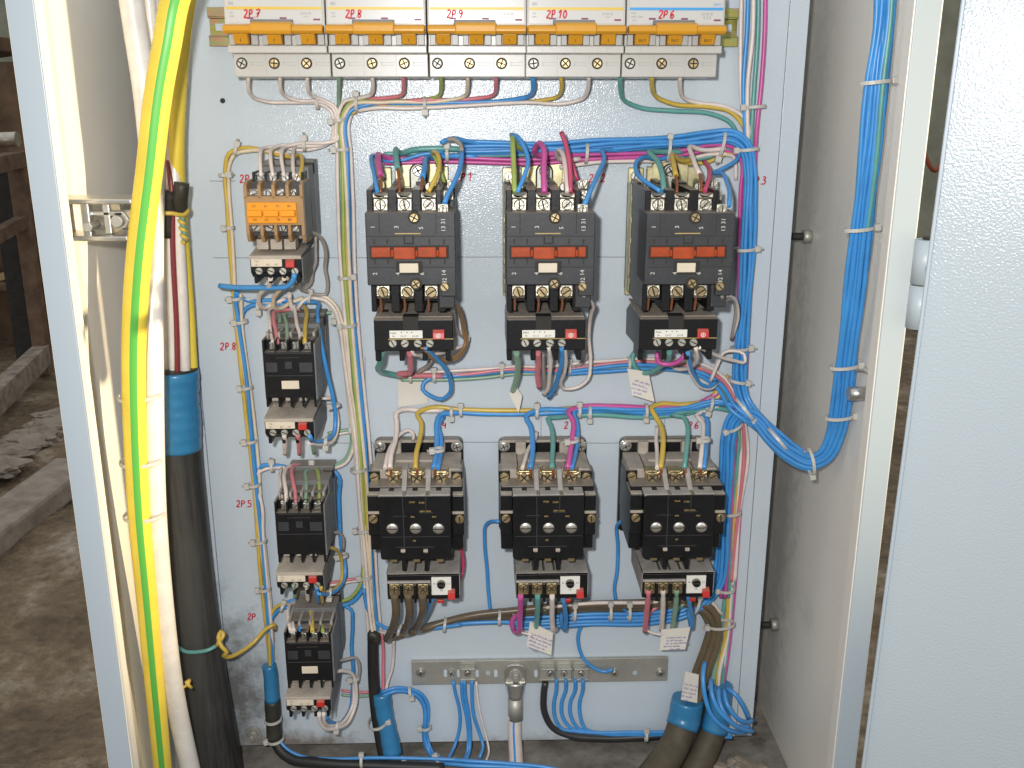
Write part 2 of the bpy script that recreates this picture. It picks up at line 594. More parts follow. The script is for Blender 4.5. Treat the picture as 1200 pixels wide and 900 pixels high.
# stroke letters for handwriting (unit cell 0..1 wide, 0..1.4 high)
STROKES = {
    '2': [[(0.1, 1.1), (0.4, 1.4), (0.8, 1.2), (0.7, 0.8), (0.1, 0.0), (0.9, 0.05)]],
    'P': [[(0.15, 0), (0.2, 1.35)], [(0.2, 1.35), (0.75, 1.3), (0.85, 0.95), (0.6, 0.65), (0.2, 0.65)]],
    '.': [[(0.3, 0.0), (0.4, 0.06)]],
    '1': [[(0.15, 0.95), (0.55, 1.4), (0.5, 0.0)]],
    '3': [[(0.1, 1.3), (0.6, 1.4), (0.8, 1.1), (0.4, 0.8), (0.85, 0.5), (0.6, 0.05), (0.05, 0.1)]],
    '4': [[(0.2, 1.4), (0.1, 0.6), (0.8, 0.65)], [(0.75, 1.2), (0.65, 0.0)]],
    '5': [[(0.85, 1.4), (0.25, 1.35), (0.2, 0.8), (0.7, 0.8), (0.85, 0.4), (0.5, 0.0), (0.05, 0.1)]],
    '6': [[(0.7, 1.4), (0.2, 0.9), (0.1, 0.3), (0.45, 0.0), (0.85, 0.3), (0.6, 0.7), (0.15, 0.4)]],
    '7': [[(0.1, 1.35), (0.85, 1.4), (0.35, 0.0)], [(0.2, 0.7), (0.8, 0.75)]],
    '8': [[(0.5, 0.7), (0.15, 1.05), (0.5, 1.4), (0.85, 1.05), (0.15, 0.35), (0.5, 0.0), (0.85, 0.35), (0.5, 0.7)]],
    '9': [[(0.8, 1.0), (0.4, 0.7), (0.15, 1.1), (0.5, 1.4), (0.8, 1.1), (0.7, 0.3), (0.3, 0.0)]],
    '0': [[(0.5, 1.4), (0.15, 0.9), (0.2, 0.3), (0.5, 0.0), (0.85, 0.5), (0.8, 1.1), (0.5, 1.4)]],
}
def flat_stroke(path, w, v, f):
    """ribbon in the xz plane, tiny thickness outwards"""
    n = len(path)
    o = len(v)
    for i, (x, z) in enumerate(path):
        a, b = path[max(i - 1, 0)], path[min(i + 1, n - 1)]
        dx, dz = b[0] - a[0], b[1] - a[1]
        l = math.hypot(dx, dz) or 1
        nx, nz = -dz / l * w / 2, dx / l * w / 2
        v.append((x + nx, z + nz)); v.append((x - nx, z - nz))
    for i in range(n - 1):
        f.append([o + 2 * i, o + 2 * i + 1, o + 2 * i + 3, o + 2 * i + 2])

def handwriting(name, text, x, z, d, size, w, m, parent, jitter=0.04, slant=0.12):
    v, f = [], []
    cx = 0
    for ch in text:
        for st in STROKES.get(ch, []):
            p3 = [Vector((q[0] + random.uniform(-jitter, jitter), q[1] + random.uniform(-jitter, jitter), 0)) for q in st]
            p3 = cat_rom(p3, 0.2) if len(p3) > 2 else p3
            flat_stroke([(x + (cx + q.x + slant * q.y) * size * 0.8, z + q.y * size) for q in p3], w, v, f)
        cx += 0.5 if ch == '.' else 1.15
    me = bpy.data.meshes.new(name)
    me.from_pydata([(a / 1000, -d / 1000, b / 1000) for a, b in v], [], f)
    me.materials.append(M[m])
    o = bpy.data.objects.new(name, me)
    COL.objects.link(o)
    o.parent = parent
    return o

def scrawl(name, rows, x, z, width, rowh, d, w, m, parent):
    """lines of illegible cursive"""
    v, f = [], []
    for r in range(rows):
        cx = x + random.uniform(0, width * 0.15)
        end = x + width * random.uniform(0.72, 1.0) if r < rows - 1 else x + width * 0.6
        if r == rows - 1:
            cx = x + width * 0.3
        base = z - r * rowh
        while cx < end:
            wl = random.uniform(2, 5) * rowh * 0.34
            n = int(wl / (rowh * 0.15)) + 2
            p3 = [Vector((cx + i * rowh * 0.15, base + (rowh * random.uniform(0.2, 0.62) if i % 2 else random.uniform(-0.05, 0.08) * rowh), 0)) for i in range(n)]
            flat_stroke([(q.x, q.y) for q in cat_rom(p3, rowh * 0.12)], w, v, f)
            cx += wl + rowh * 0.3
    me = bpy.data.meshes.new(name)
    me.from_pydata([(a / 1000, -d / 1000, b / 1000) for a, b in v], [], f)
    me.materials.append(M[m])
    o = bpy.data.objects.new(name, me)
    COL.objects.link(o)
    o.parent = parent
    return o

def lettering(name, items, m, parent):
    """printed words: (text, x, z, d, height mm, rotation) each centred; one mesh"""
    v, f = [], []
    for text, x, z, d, h, rot in items:
        cu = bpy.data.curves.new('t', 'FONT')
        cu.body = text
        cu.size = h / 0.72
        cu.align_x = 'CENTER'
        cu.align_y = 'CENTER'
        cu.resolution_u = 2
        ob = bpy.data.objects.new('t', cu)
        me = ob.to_mesh()
        o = len(v)
        c, s_ = math.cos(R_(rot)), math.sin(R_(rot))
        for q in me.vertices:
            v.append(((x + q.co.x * c - q.co.y * s_) / 1000, -d / 1000, (z + q.co.x * s_ + q.co.y * c) / 1000))
        for p in me.polygons:
            f.append([o + i for i in p.vertices])
        ob.to_mesh_clear()
        bpy.data.objects.remove(ob)
        bpy.data.curves.remove(cu)
    me = bpy.data.meshes.new(name)
    me.from_pydata(v, [], f)
    me.materials.append(M[m])
    o = bpy.data.objects.new(name, me)
    COL.objects.link(o)
    o.parent = parent
    return o

def screw(parent, x, z, d, r, m='silver', h=1.6, slot='line', ang=None, name='screw'):
    b = MB()
    b.cyl(x, z, d, d + h * 0.55, r, 16).cyl(x, z, d + h * 0.55, d + h, r, 16, r * 0.82)
    a = R_(random.uniform(20, 160) if ang is None else ang)
    def bar(a):
        c, s_ = math.cos(a), math.sin(a)
        l, t = r * 0.78, r * 0.13
        b.prism([(x + l * c - t * s_, z + l * s_ + t * c), (x - l * c - t * s_, z - l * s_ + t * c), (x - l * c + t * s_, z - l * s_ - t * c), (x + l * c + t * s_, z + l * s_ - t * c)], d + h - 0.3, d + h + 0.08, 1)
    bar(a)
    if slot == 'cross':
        bar(a + math.pi / 2)
    return b.build(name, [m, 'dark'], parent)
# ------------------------------------------------------------------ ground and the room behind
def ground_mat():
    m = bpy.data.materials.new('dirt')
    m.use_nodes = True
    nt = m.node_tree
    b = nt.nodes['Principled BSDF']
    b.inputs['Roughness'].default_value = 0.95
    tc = nt.nodes.new('ShaderNodeTexCoord')
    n1 = nt.nodes.new('ShaderNodeTexNoise'); n1.inputs['Scale'].default_value = 3.2; n1.inputs['Detail'].default_value = 12; n1.inputs['Roughness'].default_value = 0.72
    n2 = nt.nodes.new('ShaderNodeTexNoise'); n2.inputs['Scale'].default_value = 38; n2.inputs['Detail'].default_value = 8
    nt.links.new(tc.outputs['Object'], n1.inputs['Vector']); nt.links.new(tc.outputs['Object'], n2.inputs['Vector'])
    cr = nt.nodes.new('ShaderNodeValToRGB')
    cr.color_ramp.elements[0].position = 0.34; cr.color_ramp.elements[0].color = (0.085, 0.06, 0.038, 1)
    cr.color_ramp.elements[1].position = 0.72; cr.color_ramp.elements[1].color = (0.50, 0.43, 0.34, 1)
    e = cr.color_ramp.elements.new(0.52); e.color = (0.21, 0.15, 0.09, 1)
    nt.links.new(n1.outputs['Fac'], cr.inputs['Fac'])
    mx = nt.nodes.new('ShaderNodeMix'); mx.data_type = 'RGBA'; mx.blend_type = 'OVERLAY'; mx.inputs['Factor'].default_value = 0.6
    nt.links.new(cr.outputs['Color'], mx.inputs['A']); nt.links.new(n2.outputs['Fac'], mx.inputs['B'])
    nt.links.new(mx.outputs['Result'], b.inputs['Base Color'])
    bp = nt.nodes.new('ShaderNodeBump'); bp.inputs['Strength'].default_value = 0.9; bp.inputs['Distance'].default_value = 0.03
    nt.links.new(n2.outputs['Fac'], bp.inputs['Height']); nt.links.new(bp.outputs['Normal'], b.inputs['Normal'])
    return m
M['dirt'] = ground_mat()
M['rust'] = mat('rusty_iron', (0.15, 0.09, 0.055), 0.75, var=0.5, vscale=14, bump=0.4, bscale=80)
M['rustp'] = mat('rusty_sheet', (0.15, 0.09, 0.05), 0.7, var=0.6, vscale=5, bump=0.2)
M['beam'] = mat('cement_spattered_iron', (0.27, 0.215, 0.17), 0.85, var=0.5, vscale=22, bump=0.8, bscale=60)
M['concrete'] = mat('concrete', (0.29, 0.24, 0.19), 0.9, var=0.35, vscale=16, bump=0.8, bscale=60)
M['olive'] = mat('olive_plaster', (0.34, 0.34, 0.26), 0.9, var=0.25, vscale=4)
M['pipe'] = mat('galvanised_pipe', (0.55, 0.50, 0.42), 0.35, 0.8, var=0.2)
M['plank'] = mat('pale_plank', (0.48, 0.34, 0.17), 0.7, var=0.25, vscale=20)
M['darkiron'] = mat('dark_iron', (0.03, 0.026, 0.022), 0.7, var=0.4)
GZ = 0.40
def G(px, py, z=GZ):
    r = _fw + (px - 600) / FPX * _rt - (py - 450) / FPX * _up
    t = (z - CAMZ) / r.z
    return Vector((r.x * t, -CAMD + r.y * t, z))

gb = bmesh.new()
bmesh.ops.create_grid(gb, x_segments=120, y_segments=120, size=7)
from mathutils import noise
for v in gb.verts:
    h = noise.fractal(Vector((v.co.x * 1.6, v.co.y * 1.6, 3)), 0.9, 2.1, 6) * 0.05
    v.co.z = GZ + min(0.06, h) - 0.03
    v.co.y += 3.0
gm = bpy.data.meshes.new('ground')
gb.to_mesh(gm); gb.free()
gm.materials.append(M['dirt'])
for p in gm.polygons:
    p.use_smooth = True
go = bpy.data.objects.new('ground', gm)
COL.objects.link(go)
structure(go)

bw = MB().box(-6500, 6500, -1200, 3200, -6300, -6200).build('room_wall', 'olive', loc=(0, 0, CAMZ))
tag(bw, 'dull olive plaster wall of the room behind the cabinet', 'wall')

def beam(a, b, w, h, name, m, parent, up=Vector((0, 0, 1)), bevel=0.003):
    a, b = Vector(a), Vector(b)
    t = (b - a).normalized()
    s_ = t.cross(up).normalized()
    u = s_.cross(t)
    bm = bmesh.new()
    vs = [bm.verts.new(p + s_ * i * w / 2 + u * j * h / 2) for p in (a, b) for i, j in ((-1, -1), (1, -1), (1, 1), (-1, 1))]
    for f in ((0, 3, 2, 1), (4, 5, 6, 7), (0, 1, 5, 4), (1, 2, 6, 5), (2, 3, 7, 6), (3, 0, 4, 7)):
        bm.faces.new([vs[i] for i in f])
    bmesh.ops.recalc_face_normals(bm, faces=bm.faces)
    me = bpy.data.meshes.new(name)
    bm.to_mesh(me); bm.free()
    me.materials.append(M[m])
    o = bpy.data.objects.new(name, me)
    COL.objects.link(o)
    if parent:
        o.parent = parent
        o.matrix_parent_inverse = Matrix.Translation(-parent.location)
    if bevel:
        q = o.modifiers.new('bevel', 'BEVEL'); q.width = bevel; q.segments = 2
    return o

foot = G(52, 432)
fd = -foot.y * 1000
wb = thing('workbench', 'rusty iron workbench frame standing on the dirt to the left', 'workbench', foot)
top = P(30, 186, fd)
near = G(-75, 562)
beam(foot + Vector((0, 0, -.02)), (foot.x, foot.y, top.z), 0.055, 0.05, 'leg', 'rust', wb, Vector((0, 1, 0)))
beam(foot + Vector((-0.09, 0.06, 0)), (foot.x - .09, foot.y + .06, top.z), 0.07, 0.05, 'leg', 'darkiron', wb, Vector((0, 1, 0)))
beam((near.x, near.y, GZ + .06), (foot.x, foot.y, GZ + .06), 0.06, 0.085, 'base_beam', 'beam', wb)
beam((near.x, near.y - .02, top.z), (foot.x + .02, foot.y, top.z), 0.06, 0.06, 'top_beam', 'rust', wb)
mid = P(32, 262, fd)
beam((near.x, near.y, mid.z - 0.02), (foot.x, foot.y, mid.z + .01), 0.04, 0.05, 'brace', 'rust', wb)
bk = MB().box(-1800, -30, -1300, (top.z - 1.2) * 1000 - 30, 0, 6).build('back_sheet', 'rustp', wb)
bk.location = (-0.05, 0.55, 1.2)
for zz in (0.30, 0.62):
    sh = MB().box(-1500, -40, 0, 20, -420, -30).build('shelf', 'rustp', wb)
    sh.location = (-0.05, 0.10, zz)
pp = tube('pipe_vice', [P(-40, 166, fd + 60), P(-4, 164, fd + 60), P(21, 163, fd + 60)], 0.028, 'pipe', sides=20)
tag(pp, 'short bright steel pipe end lying on the rusty bench top', 'pipe')
b_ = beam(P(-40, 333, fd - 250), P(26, 319, fd - 250), 0.05, 0.03, 'plank', 'plank', None)
tag(b_, 'pale plank lying on the shelf of the rusty bench, lower one', 'plank')
b_ = beam(P(-40, 246, fd - 150), P(17, 242, fd - 150), 0.05, 0.035, 'plank', 'plank', None)
tag(b_, 'short pale plank resting under the bench top, upper one', 'plank')
b_ = beam(P(-40, 60, fd - 900), P(16, 190, fd - 900), 0.05, 0.03, 'leaning_bar', 'darkiron', None)
tag(b_, 'thin dark bar leaning behind the bench at the far left', 'bar')
b_ = beam(P(-45, 62, fd - 700), P(18, 53, fd - 700), 0.30, 0.06, 'wall_shelf', 'rustp', None)
tag(b_, 'rusty brown shelf high behind the bench at the far left', 'shelf')

# rubble and kerb slab on the dirt
def lump(c, r, seed):
    bm = bmesh.new()
    bmesh.ops.create_icosphere(bm, subdivisions=3, radius=1)
    for v in bm.verts:
        k = 1 + 0.5 * noise.noise(v.co * 1.7 + Vector((seed, 0, 0))) + 0.22 * noise.noise(v.co * 5 + Vector((seed, 3, 0)))
        v.co = Vector((v.co.x * r[0], v.co.y * r[1], v.co.z * r[2])) * k + c
    me = bpy.data.meshes.new('rubble')
    bm.to_mesh(me); bm.free()
    me.materials.append(M['concrete'])
    return me
rub_v, rub = [], bmesh.new()
for i in range(26):
    t = i / 25
    c = G(-30 + 100 * t + random.uniform(-5, 5), 566 - 78 * t + random.uniform(-6, 6))
    s_ = random.uniform(0.02, 0.055)
    me = lump(c, (s_ * 1.6, s_, s_ * 0.55), i * 3.1)
    rub.from_mesh(me)
    bpy.data.meshes.remove(me)
rm = bpy.data.meshes.new('rubble'); rub.to_mesh(rm); rub.free()
rm.materials.append(M['concrete'])
ro = bpy.data.objects.new('rubble', rm); COL.objects.link(ro)
ro['kind'] = 'stuff'; ro['label'] = 'crumbled cement rubble along the foot of the rusty bench'
kb = beam(G(-60, 668) + Vector((0, 0, .01)), G(92, 552) + Vector((0, 0, .01)), 0.13, 0.07, 'kerb_slab', 'concrete', None, bevel=0.012)
tag(kb, 'pale broken concrete kerb slab lying on the dirt', 'kerb slab')
oc = tube('cable', cat_rom([P(1120, 150, -900), P(1108, 180, -900), P(1096, 200, -880), P(1075, 160, -900)]), 0.004, 'rust')
M['orangew'] = mat('orange_rubber', (0.30, 0.06, 0.02), 0.6)
oc.data.materials[0] = M['orangew']
tag(oc, 'orange cable hanging in the gap behind the cabinet door hinge', 'cable')

# ------------------------------------------------------------------ the cabinet
CZ = (0, 0, CAMZ)
cab = thing('electrical_cabinet', 'open pale blue-grey steel electrical cabinet holding contactors and breakers', 'cabinet', CZ)
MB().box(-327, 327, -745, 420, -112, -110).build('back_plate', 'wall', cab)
def wallbox(sgn):
    b = MB()
    b.box(*sorted((sgn * 325.6, sgn * 327)), -745, 420, -110, 198)
    return b
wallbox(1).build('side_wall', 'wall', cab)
wallbox(-1).build('side_wall', 'leftwall', cab)
for sgn in (1, -1):
    b = MB().box(*sorted((sgn * 307, sgn * 326)), -745, 420, 198.3, 200)
    fl_ = b.build('front_flange', 'edge', cab, bevel=0.6)
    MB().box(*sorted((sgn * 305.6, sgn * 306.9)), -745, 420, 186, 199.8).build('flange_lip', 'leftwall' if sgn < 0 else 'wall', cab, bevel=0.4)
M['dusty_floor'] = mat('dusty_floor', (0.21, 0.19, 0.165), 0.95, var=0.5, vscale=28, bump=0.8, bscale=120, grime=((0.05, 0.045, 0.04), 18, 0.55, 0.7))
MB().box(-325, 325, -708, -704, -109, 197).build('bottom_plate', 'dusty_floor', cab)
mp = MB()
mp.box(-275.6, 275.6, -688, 400, -2, 0)
mp.side([(-2, -688), (0, -688), (-14, -690), (-16, -690)], -275.6, 275.6)
mpo = mp.build('mounting_panel', 'panel', cab)
for sgn in (1, -1):
    MB().box(*sorted((sgn * 276.5, sgn * 294)), -688, 400, -2.5, -0.5).box(*sorted((sgn * 292.5, sgn * 294)), -688, 400, -22, -2.5).build('edge_strip', 'panel', mpo, bevel=0.5)
# faint setting-out lines on the panel
v, f = [], []
for y_, xa, xb in ((302, 250, 430), (301, 530, 592), (301, 700, 742), (212, 246, 276), (204, 535, 560), (519, 392, 438), (519, 688, 726), (518, 541, 584)):
    flat_stroke([mm(xa, y_, 0), mm((xa + xb) / 2, y_ + 0.3, 0), mm(xb, y_, 0)], 0.7, v, f)
for x_, ya, yb in ((428, 418, 470), (634, 478, 512), (779, 470, 500)):
    flat_stroke([mm(x_, ya, 0), mm(x_, yb, 0)], 0.6, v, f)
me = bpy.data.meshes.new('setting_out_line')
me.from_pydata([(a / 1000, -0.00025, b / 1000) for a, b in v], [], f)
me.materials.append(M['printg'])
so = bpy.data.objects.new('setting_out_line', me); COL.objects.link(so); so.parent = mpo

def pmark(text, px, py, size=5.0, w=1.25):
    x, z = mm(px, py, 0)
    handwriting('marker_writing', text, x, z, 0.3, size, w, 'marker', mpo)
pmark('2P', 281, 214)
pmark('2P.8', 258, 410)
pmark('2P.5', 277, 594)
pmark('2P.', 290, 726)
pmark('2P.1', 534, 212)
pmark('2P.2', 690, 213)
pmark('P.3', 884, 216)
pmark('.4', 516, 502)
pmark('2 .5', 661, 502)
pmark('P.6', 806, 502)
for px, py in ((261, 118), (735, 303)):
    x, z = mm(px, py, 0)
    MB().cyl(x, z, -0.2, 0.8, 2.3, 14).build('dark_hole_disc', 'dark', mpo)  # dark disc drawn for the shade inside an open hole
x, z = mm(297, 859, 0)
bo = MB().cyl(x, z, 0, 2, 8.5, 24).cyl(x, z, 2, 7, 5.6, 6).cyl(x, z, 7, 12, 3.2, 12).build('fixing_bolt', 'galv', mpo)

# threaded studs in the right wall
for px, py in ((944, 277), (899, 732)):
    d_ = -38
    x, z = mm(px, py, d_)
    st = tube('wall_stud', [Vector((0.326, -d_ / 1000, z / 1000)), Vector((0.305, -d_ / 1000, z / 1000))], 0.0036, 'dark', cab, 12)
    nb = tube('nut', [Vector((0.3256, -d_ / 1000, z / 1000)), Vector((0.317, -d_ / 1000, z / 1000))], 0.0068, 'galv', st, 6)
# grounding hook on the right wall
hp = [P(984, 430, 118), P(1000, 432, 125), P(1016, 434, 135), P(1022, 440, 140), P(1022, 452, 141)]
for p in hp:
    p -= Vector(CZ)
hk = tube('wire_hook', cat_rom(hp), 0.0028, 'galv', cab, 10)
e = P(1021, 461, 142) - Vector(CZ)
tube('hook_screw', [Vector((0.326, e.y, e.z)), Vector((0.309, e.y, e.z))], 0.006, 'steel', hk, 10)

# lock catch on the left wall
lc = MB()
lc.box(-325, -266, -84, -80, 132, 168).box(-325, -272, -112, -108, 132, 168)
lc.box(-306, -299, -110, -82, 158, 167).box(-304, -276, -94, -90, 150, 160)
lc.box(-292, -286, -108, -82, 136, 160)
lco = lc.build('lock_catch', 'steel', cab, bevel=1.2)
MB().cyl(-279, -97, 140, 160, 7, 6).cyl(-279, -97, 160, 168, 4.5, 14).cyl(-301, -101, 150, 169, 4, 6).build('catch_bolt', 'galv', lco, bevel=0.5)

# open door, swung well past square
db = MB()
db.prism([(-8.4, -760), (760, -760), (760, 420), (3.7, 420)], -3, 0)
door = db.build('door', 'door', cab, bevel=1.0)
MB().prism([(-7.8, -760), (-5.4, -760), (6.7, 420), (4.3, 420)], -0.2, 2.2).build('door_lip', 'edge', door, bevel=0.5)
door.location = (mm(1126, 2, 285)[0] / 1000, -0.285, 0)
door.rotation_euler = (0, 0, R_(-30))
hx, z0 = mm(1077, 384, 216)
_, z1 = mm(1077, 281, 216)
hx, hz = hx / 1000 - 0.0008, (z0 + z1) / 2
hb_ = tube('hinge', [Vector((hx, -0.2155, z0 / 1000)), Vector((hx, -0.2155, hz / 1000 - 0.0006))], 0.0092, 'edge', cab, 24)
tube('hinge_barrel', [Vector((hx, -0.2155, hz / 1000 + 0.0006)), Vector((hx, -0.2155, z1 / 1000))], 0.0092, 'edge', hb_, 24)
tube('hinge_pin', [Vector((hx, -0.2155, z0 / 1000 - .002)), Vector((hx, -0.2155, z1 / 1000 + .002))], 0.004, 'dark', hb_, 12)
tube('hinge_arm', cat_rom([Vector((hx + 0.004, -0.2155, z1 / 1000 - 0.02)), Vector((0.328, -0.242, z1 / 1000 - 0.02)), Vector((0.331, -0.278, z1 / 1000 - 0.02))]), 0.006, 'edge', hb_, 12)
# ------------------------------------------------------------------ DIN rail and circuit breakers
rx0, rz1 = mm(241, 8, 10)
rx1, _ = mm(868, 8, 10)
_, rz0 = mm(241, 54, 10)
rail = MB()
rail.side([(0.2, rz0 + 9), (1.4, rz0 + 9), (1.4, rz1 - 9), (0.2, rz1 - 9)], rx0, rx1)
for sgn, ze in ((1, rz1), (-1, rz0)):
    zi = ze - sgn * 9
    rail.side([(0.2, zi), (7.5, zi), (7.5, zi + sgn * 1.2), (0.2, zi + sgn * 1.2)], rx0, rx1)
    rail.side([(6.4, zi + sgn * 1.2), (7.6, zi + sgn * 1.2), (7.6, ze), (6.4, ze)], rx0, rx1)
ro_ = rail.build('din_rail', 'rail', loc=CZ, bevel=0.3)
tag(ro_, 'iridescent yellow zinc mounting rail behind the row of breakers', 'mounting rail')
for xx in (rx0 + 5, rx1 - 22):
    MB().box(xx, xx + 17, (rz0 + rz1) / 2 - 3, (rz0 + rz1) / 2 + 3, 1.2, 1.6).build('rail_slot', 'panel', ro_)

def breaker(label, x, style, text, glare=False):
    """origin: left edge of the 81 mm wide breaker; z relative to eye height"""
    t = thing('circuit_breaker', label, 'circuit breaker', (x / 1000, 0, CAMZ + 0.0097), 'three-pole circuit breakers on the rail')
    b = MB()
    b.side([(8, -1), (57, 0), (57, 18.6), (74, 18.6), (74, 24.6), (68, 24.6), (68, 33.5), (78, 33.8), (78, 41), (76, 64), (62, 64), (56, 92), (8, 92)], 0.15, 80.85)
    b.build('case', 'casing', t, bevel=0.8)
    # pole parting lines, wire funnel marks
    g = MB()
    for k in (1, 2):
        g.box(27 * k - 0.2, 27 * k + 0.2, 0.5, 18.3, 56.9, 57.08)
    for k in range(3):
        for zz in (11.5, 9.2):
            g.box(27 * k + 14.5, 27 * k + 25.5, zz, zz + 0.5, 56.9, 57.06)
        g.box(27 * k + 14.5, 27 * k + 15, 9.2, 12, 56.9, 57.06)
        g.box(27 * k + 13, 27 * k + 13.4, 19.5, 25.5, 73.9, 74.05)
    g.build('moulding_line', 'recess', t)
    for k in range(3):
        screw(t, 27 * k + 6.9, 11, 57.1, 3.9, 'brass' if k else 'galv', 1.2, 'cross')
        MB().cyl(27 * k + 6.9, 11, 55, 57.3, 4.7, 18).build('screw_well', 'dark', t)
        # recess cheeks beside each toggle
        MB().box(27 * k + 1.8, 27 * k + 6.6, 24.8, 33.4, 68, 74.3).box(27 * k + 19.6, 27 * k + 25.2, 24.8, 33.4, 68, 74.3).build('toggle_guard', 'recess', t, bevel=0.6)
        tg = MB().side([(68, 25.0), (80, 25.2), (84, 33), (82, 35), (68, 35)], 27 * k + 7.2, 27 * k + 18.8)
        tgo = tg.build('toggle', 'toggle', t, bevel=0.7)
        if style == 'yellow':
            lettering('toggle_mark', [('I', 27 * k + 12.8, 28.4, 82.2, 3.2, 0)], 'dark', tgo).rotation_euler = (0, 0, 0)
        else:
            lettering('toggle_mark', [('ВКЛ', 27 * k + 12.8, 28.2, 82.2, 2.2, 0)], 'dark', tgo)
    tb = MB().side([(79, 33.2), (88, 33.0), (90.5, 35.2), (90, 38.8), (86, 40.2), (79, 40.2)], 0.6, 80.4)
    tb.side([(82, 32.4), (91.5, 32.4), (92.6, 35), (92.2, 40.2), (88, 42), (79, 42)], 23, 56)
    bar = tb.build('tie_bar', 'toggle', t, bevel=1.1)
    MB().box(21.5, 55.5, 40.5, 44.2, 77.6, 82).build('bar_shadow_lip', 'sideg', t, bevel=0.5)
    MB().prism([(2, 41.6), (79, 41.6), (79, 64), (2, 64)], 77.0, 78.35, 0, [(2, 41.6), (79, 41.6), (79, 63.6), (2, 63.6)]).build('sticker', 'sticker', t)
    MB().box(2.2, 78.8, 51.8, 54.0, 77, 78.5).build('colour_stripe', 'yellow' if style == 'yellow' else 'bluep', t)
    pr = [('IEK', 6.5, 56.4, 78.45, 2.3, 0), ('C25', 6, 49.2, 78.45, 1.5, 0), ('400V', 6.4, 46.6, 78.45, 1.3, 0), ('Ш Ш Ш', 66, 49.0, 78.45, 1.8, 0), ('===', 66, 46.4, 78.45, 1.8, 0)]
    if style == 'blue':
        pr = [('C63', 5.5, 49.6, 78.45, 1.7, 0), ('400V~ 50Hz', 8.5, 46.8, 78.45, 1.4, 0), ('2003', 6.4, 44.0, 78.45, 1.3, 0), ('Ш Ш Ш', 66, 49, 78.45, 2.0, 0), ('S S S', 66, 46, 78.45, 2.4, 0)]
    lettering('print', pr, 'printg', t)
    if style == 'blue':
        lettering('emblem', [('(мп)', 74, 56.4, 78.45, 2.4, 0)], 'bluep', t)
    q = MB()
    for xx in (21, 47.5, 74.5):
        q.box(xx - 2.8, xx + 2.8, 44.6 if xx < 70 else 43.6, 46.0 if xx < 70 else 45, 77, 78.5)
    q.build('on_off_window', 'printp', t)
    random.seed(len(text) * 7 + ord(text[3]))
    handwriting('marker_writing', text, 16 if style == 'yellow' else 26, 45.8, 78.7, 4.2, 1.25, 'marker', t, 0.05)
    return t

bx = [-207.2, -125.4, -43.5, 37.5, 119.3]
breaker('leftmost yellow-striped breaker, marked 2P.7 in red', bx[0], 'yellow', '2P.7')
breaker('yellow-striped breaker second from the left, marked 2P.8 in red', bx[1], 'yellow', '2P.8')
breaker('middle breaker of the five on the rail, marked 2P.9 in red', bx[2], 'yellow', '2P.9')
breaker('yellow-striped breaker left of the blue-striped one', bx[3], 'yellow', '2P.10')
breaker('blue-striped breaker at the right end, marked 2P.6 in red', bx[4], 'blue', '2P.6')
random.seed(11)

# ------------------------------------------------------------------ large contactors, upper row (measured on the middle one)
def origin_local(ox, oz):
    def L(px, py, d):
        x, z = mm(px, py, d)
        return x - ox, z - oz
    def R(x0, y0, x1, y1, d):
        a, b = L(x0, y0, d), L(x1, y0, d)
        c, e = L(x0, y1, d), L(x1, y1, d)
        return (a[0] + c[0]) / 2, (b[0] + e[0]) / 2, (c[1] + e[1]) / 2, (a[1] + b[1]) / 2
    return L, R

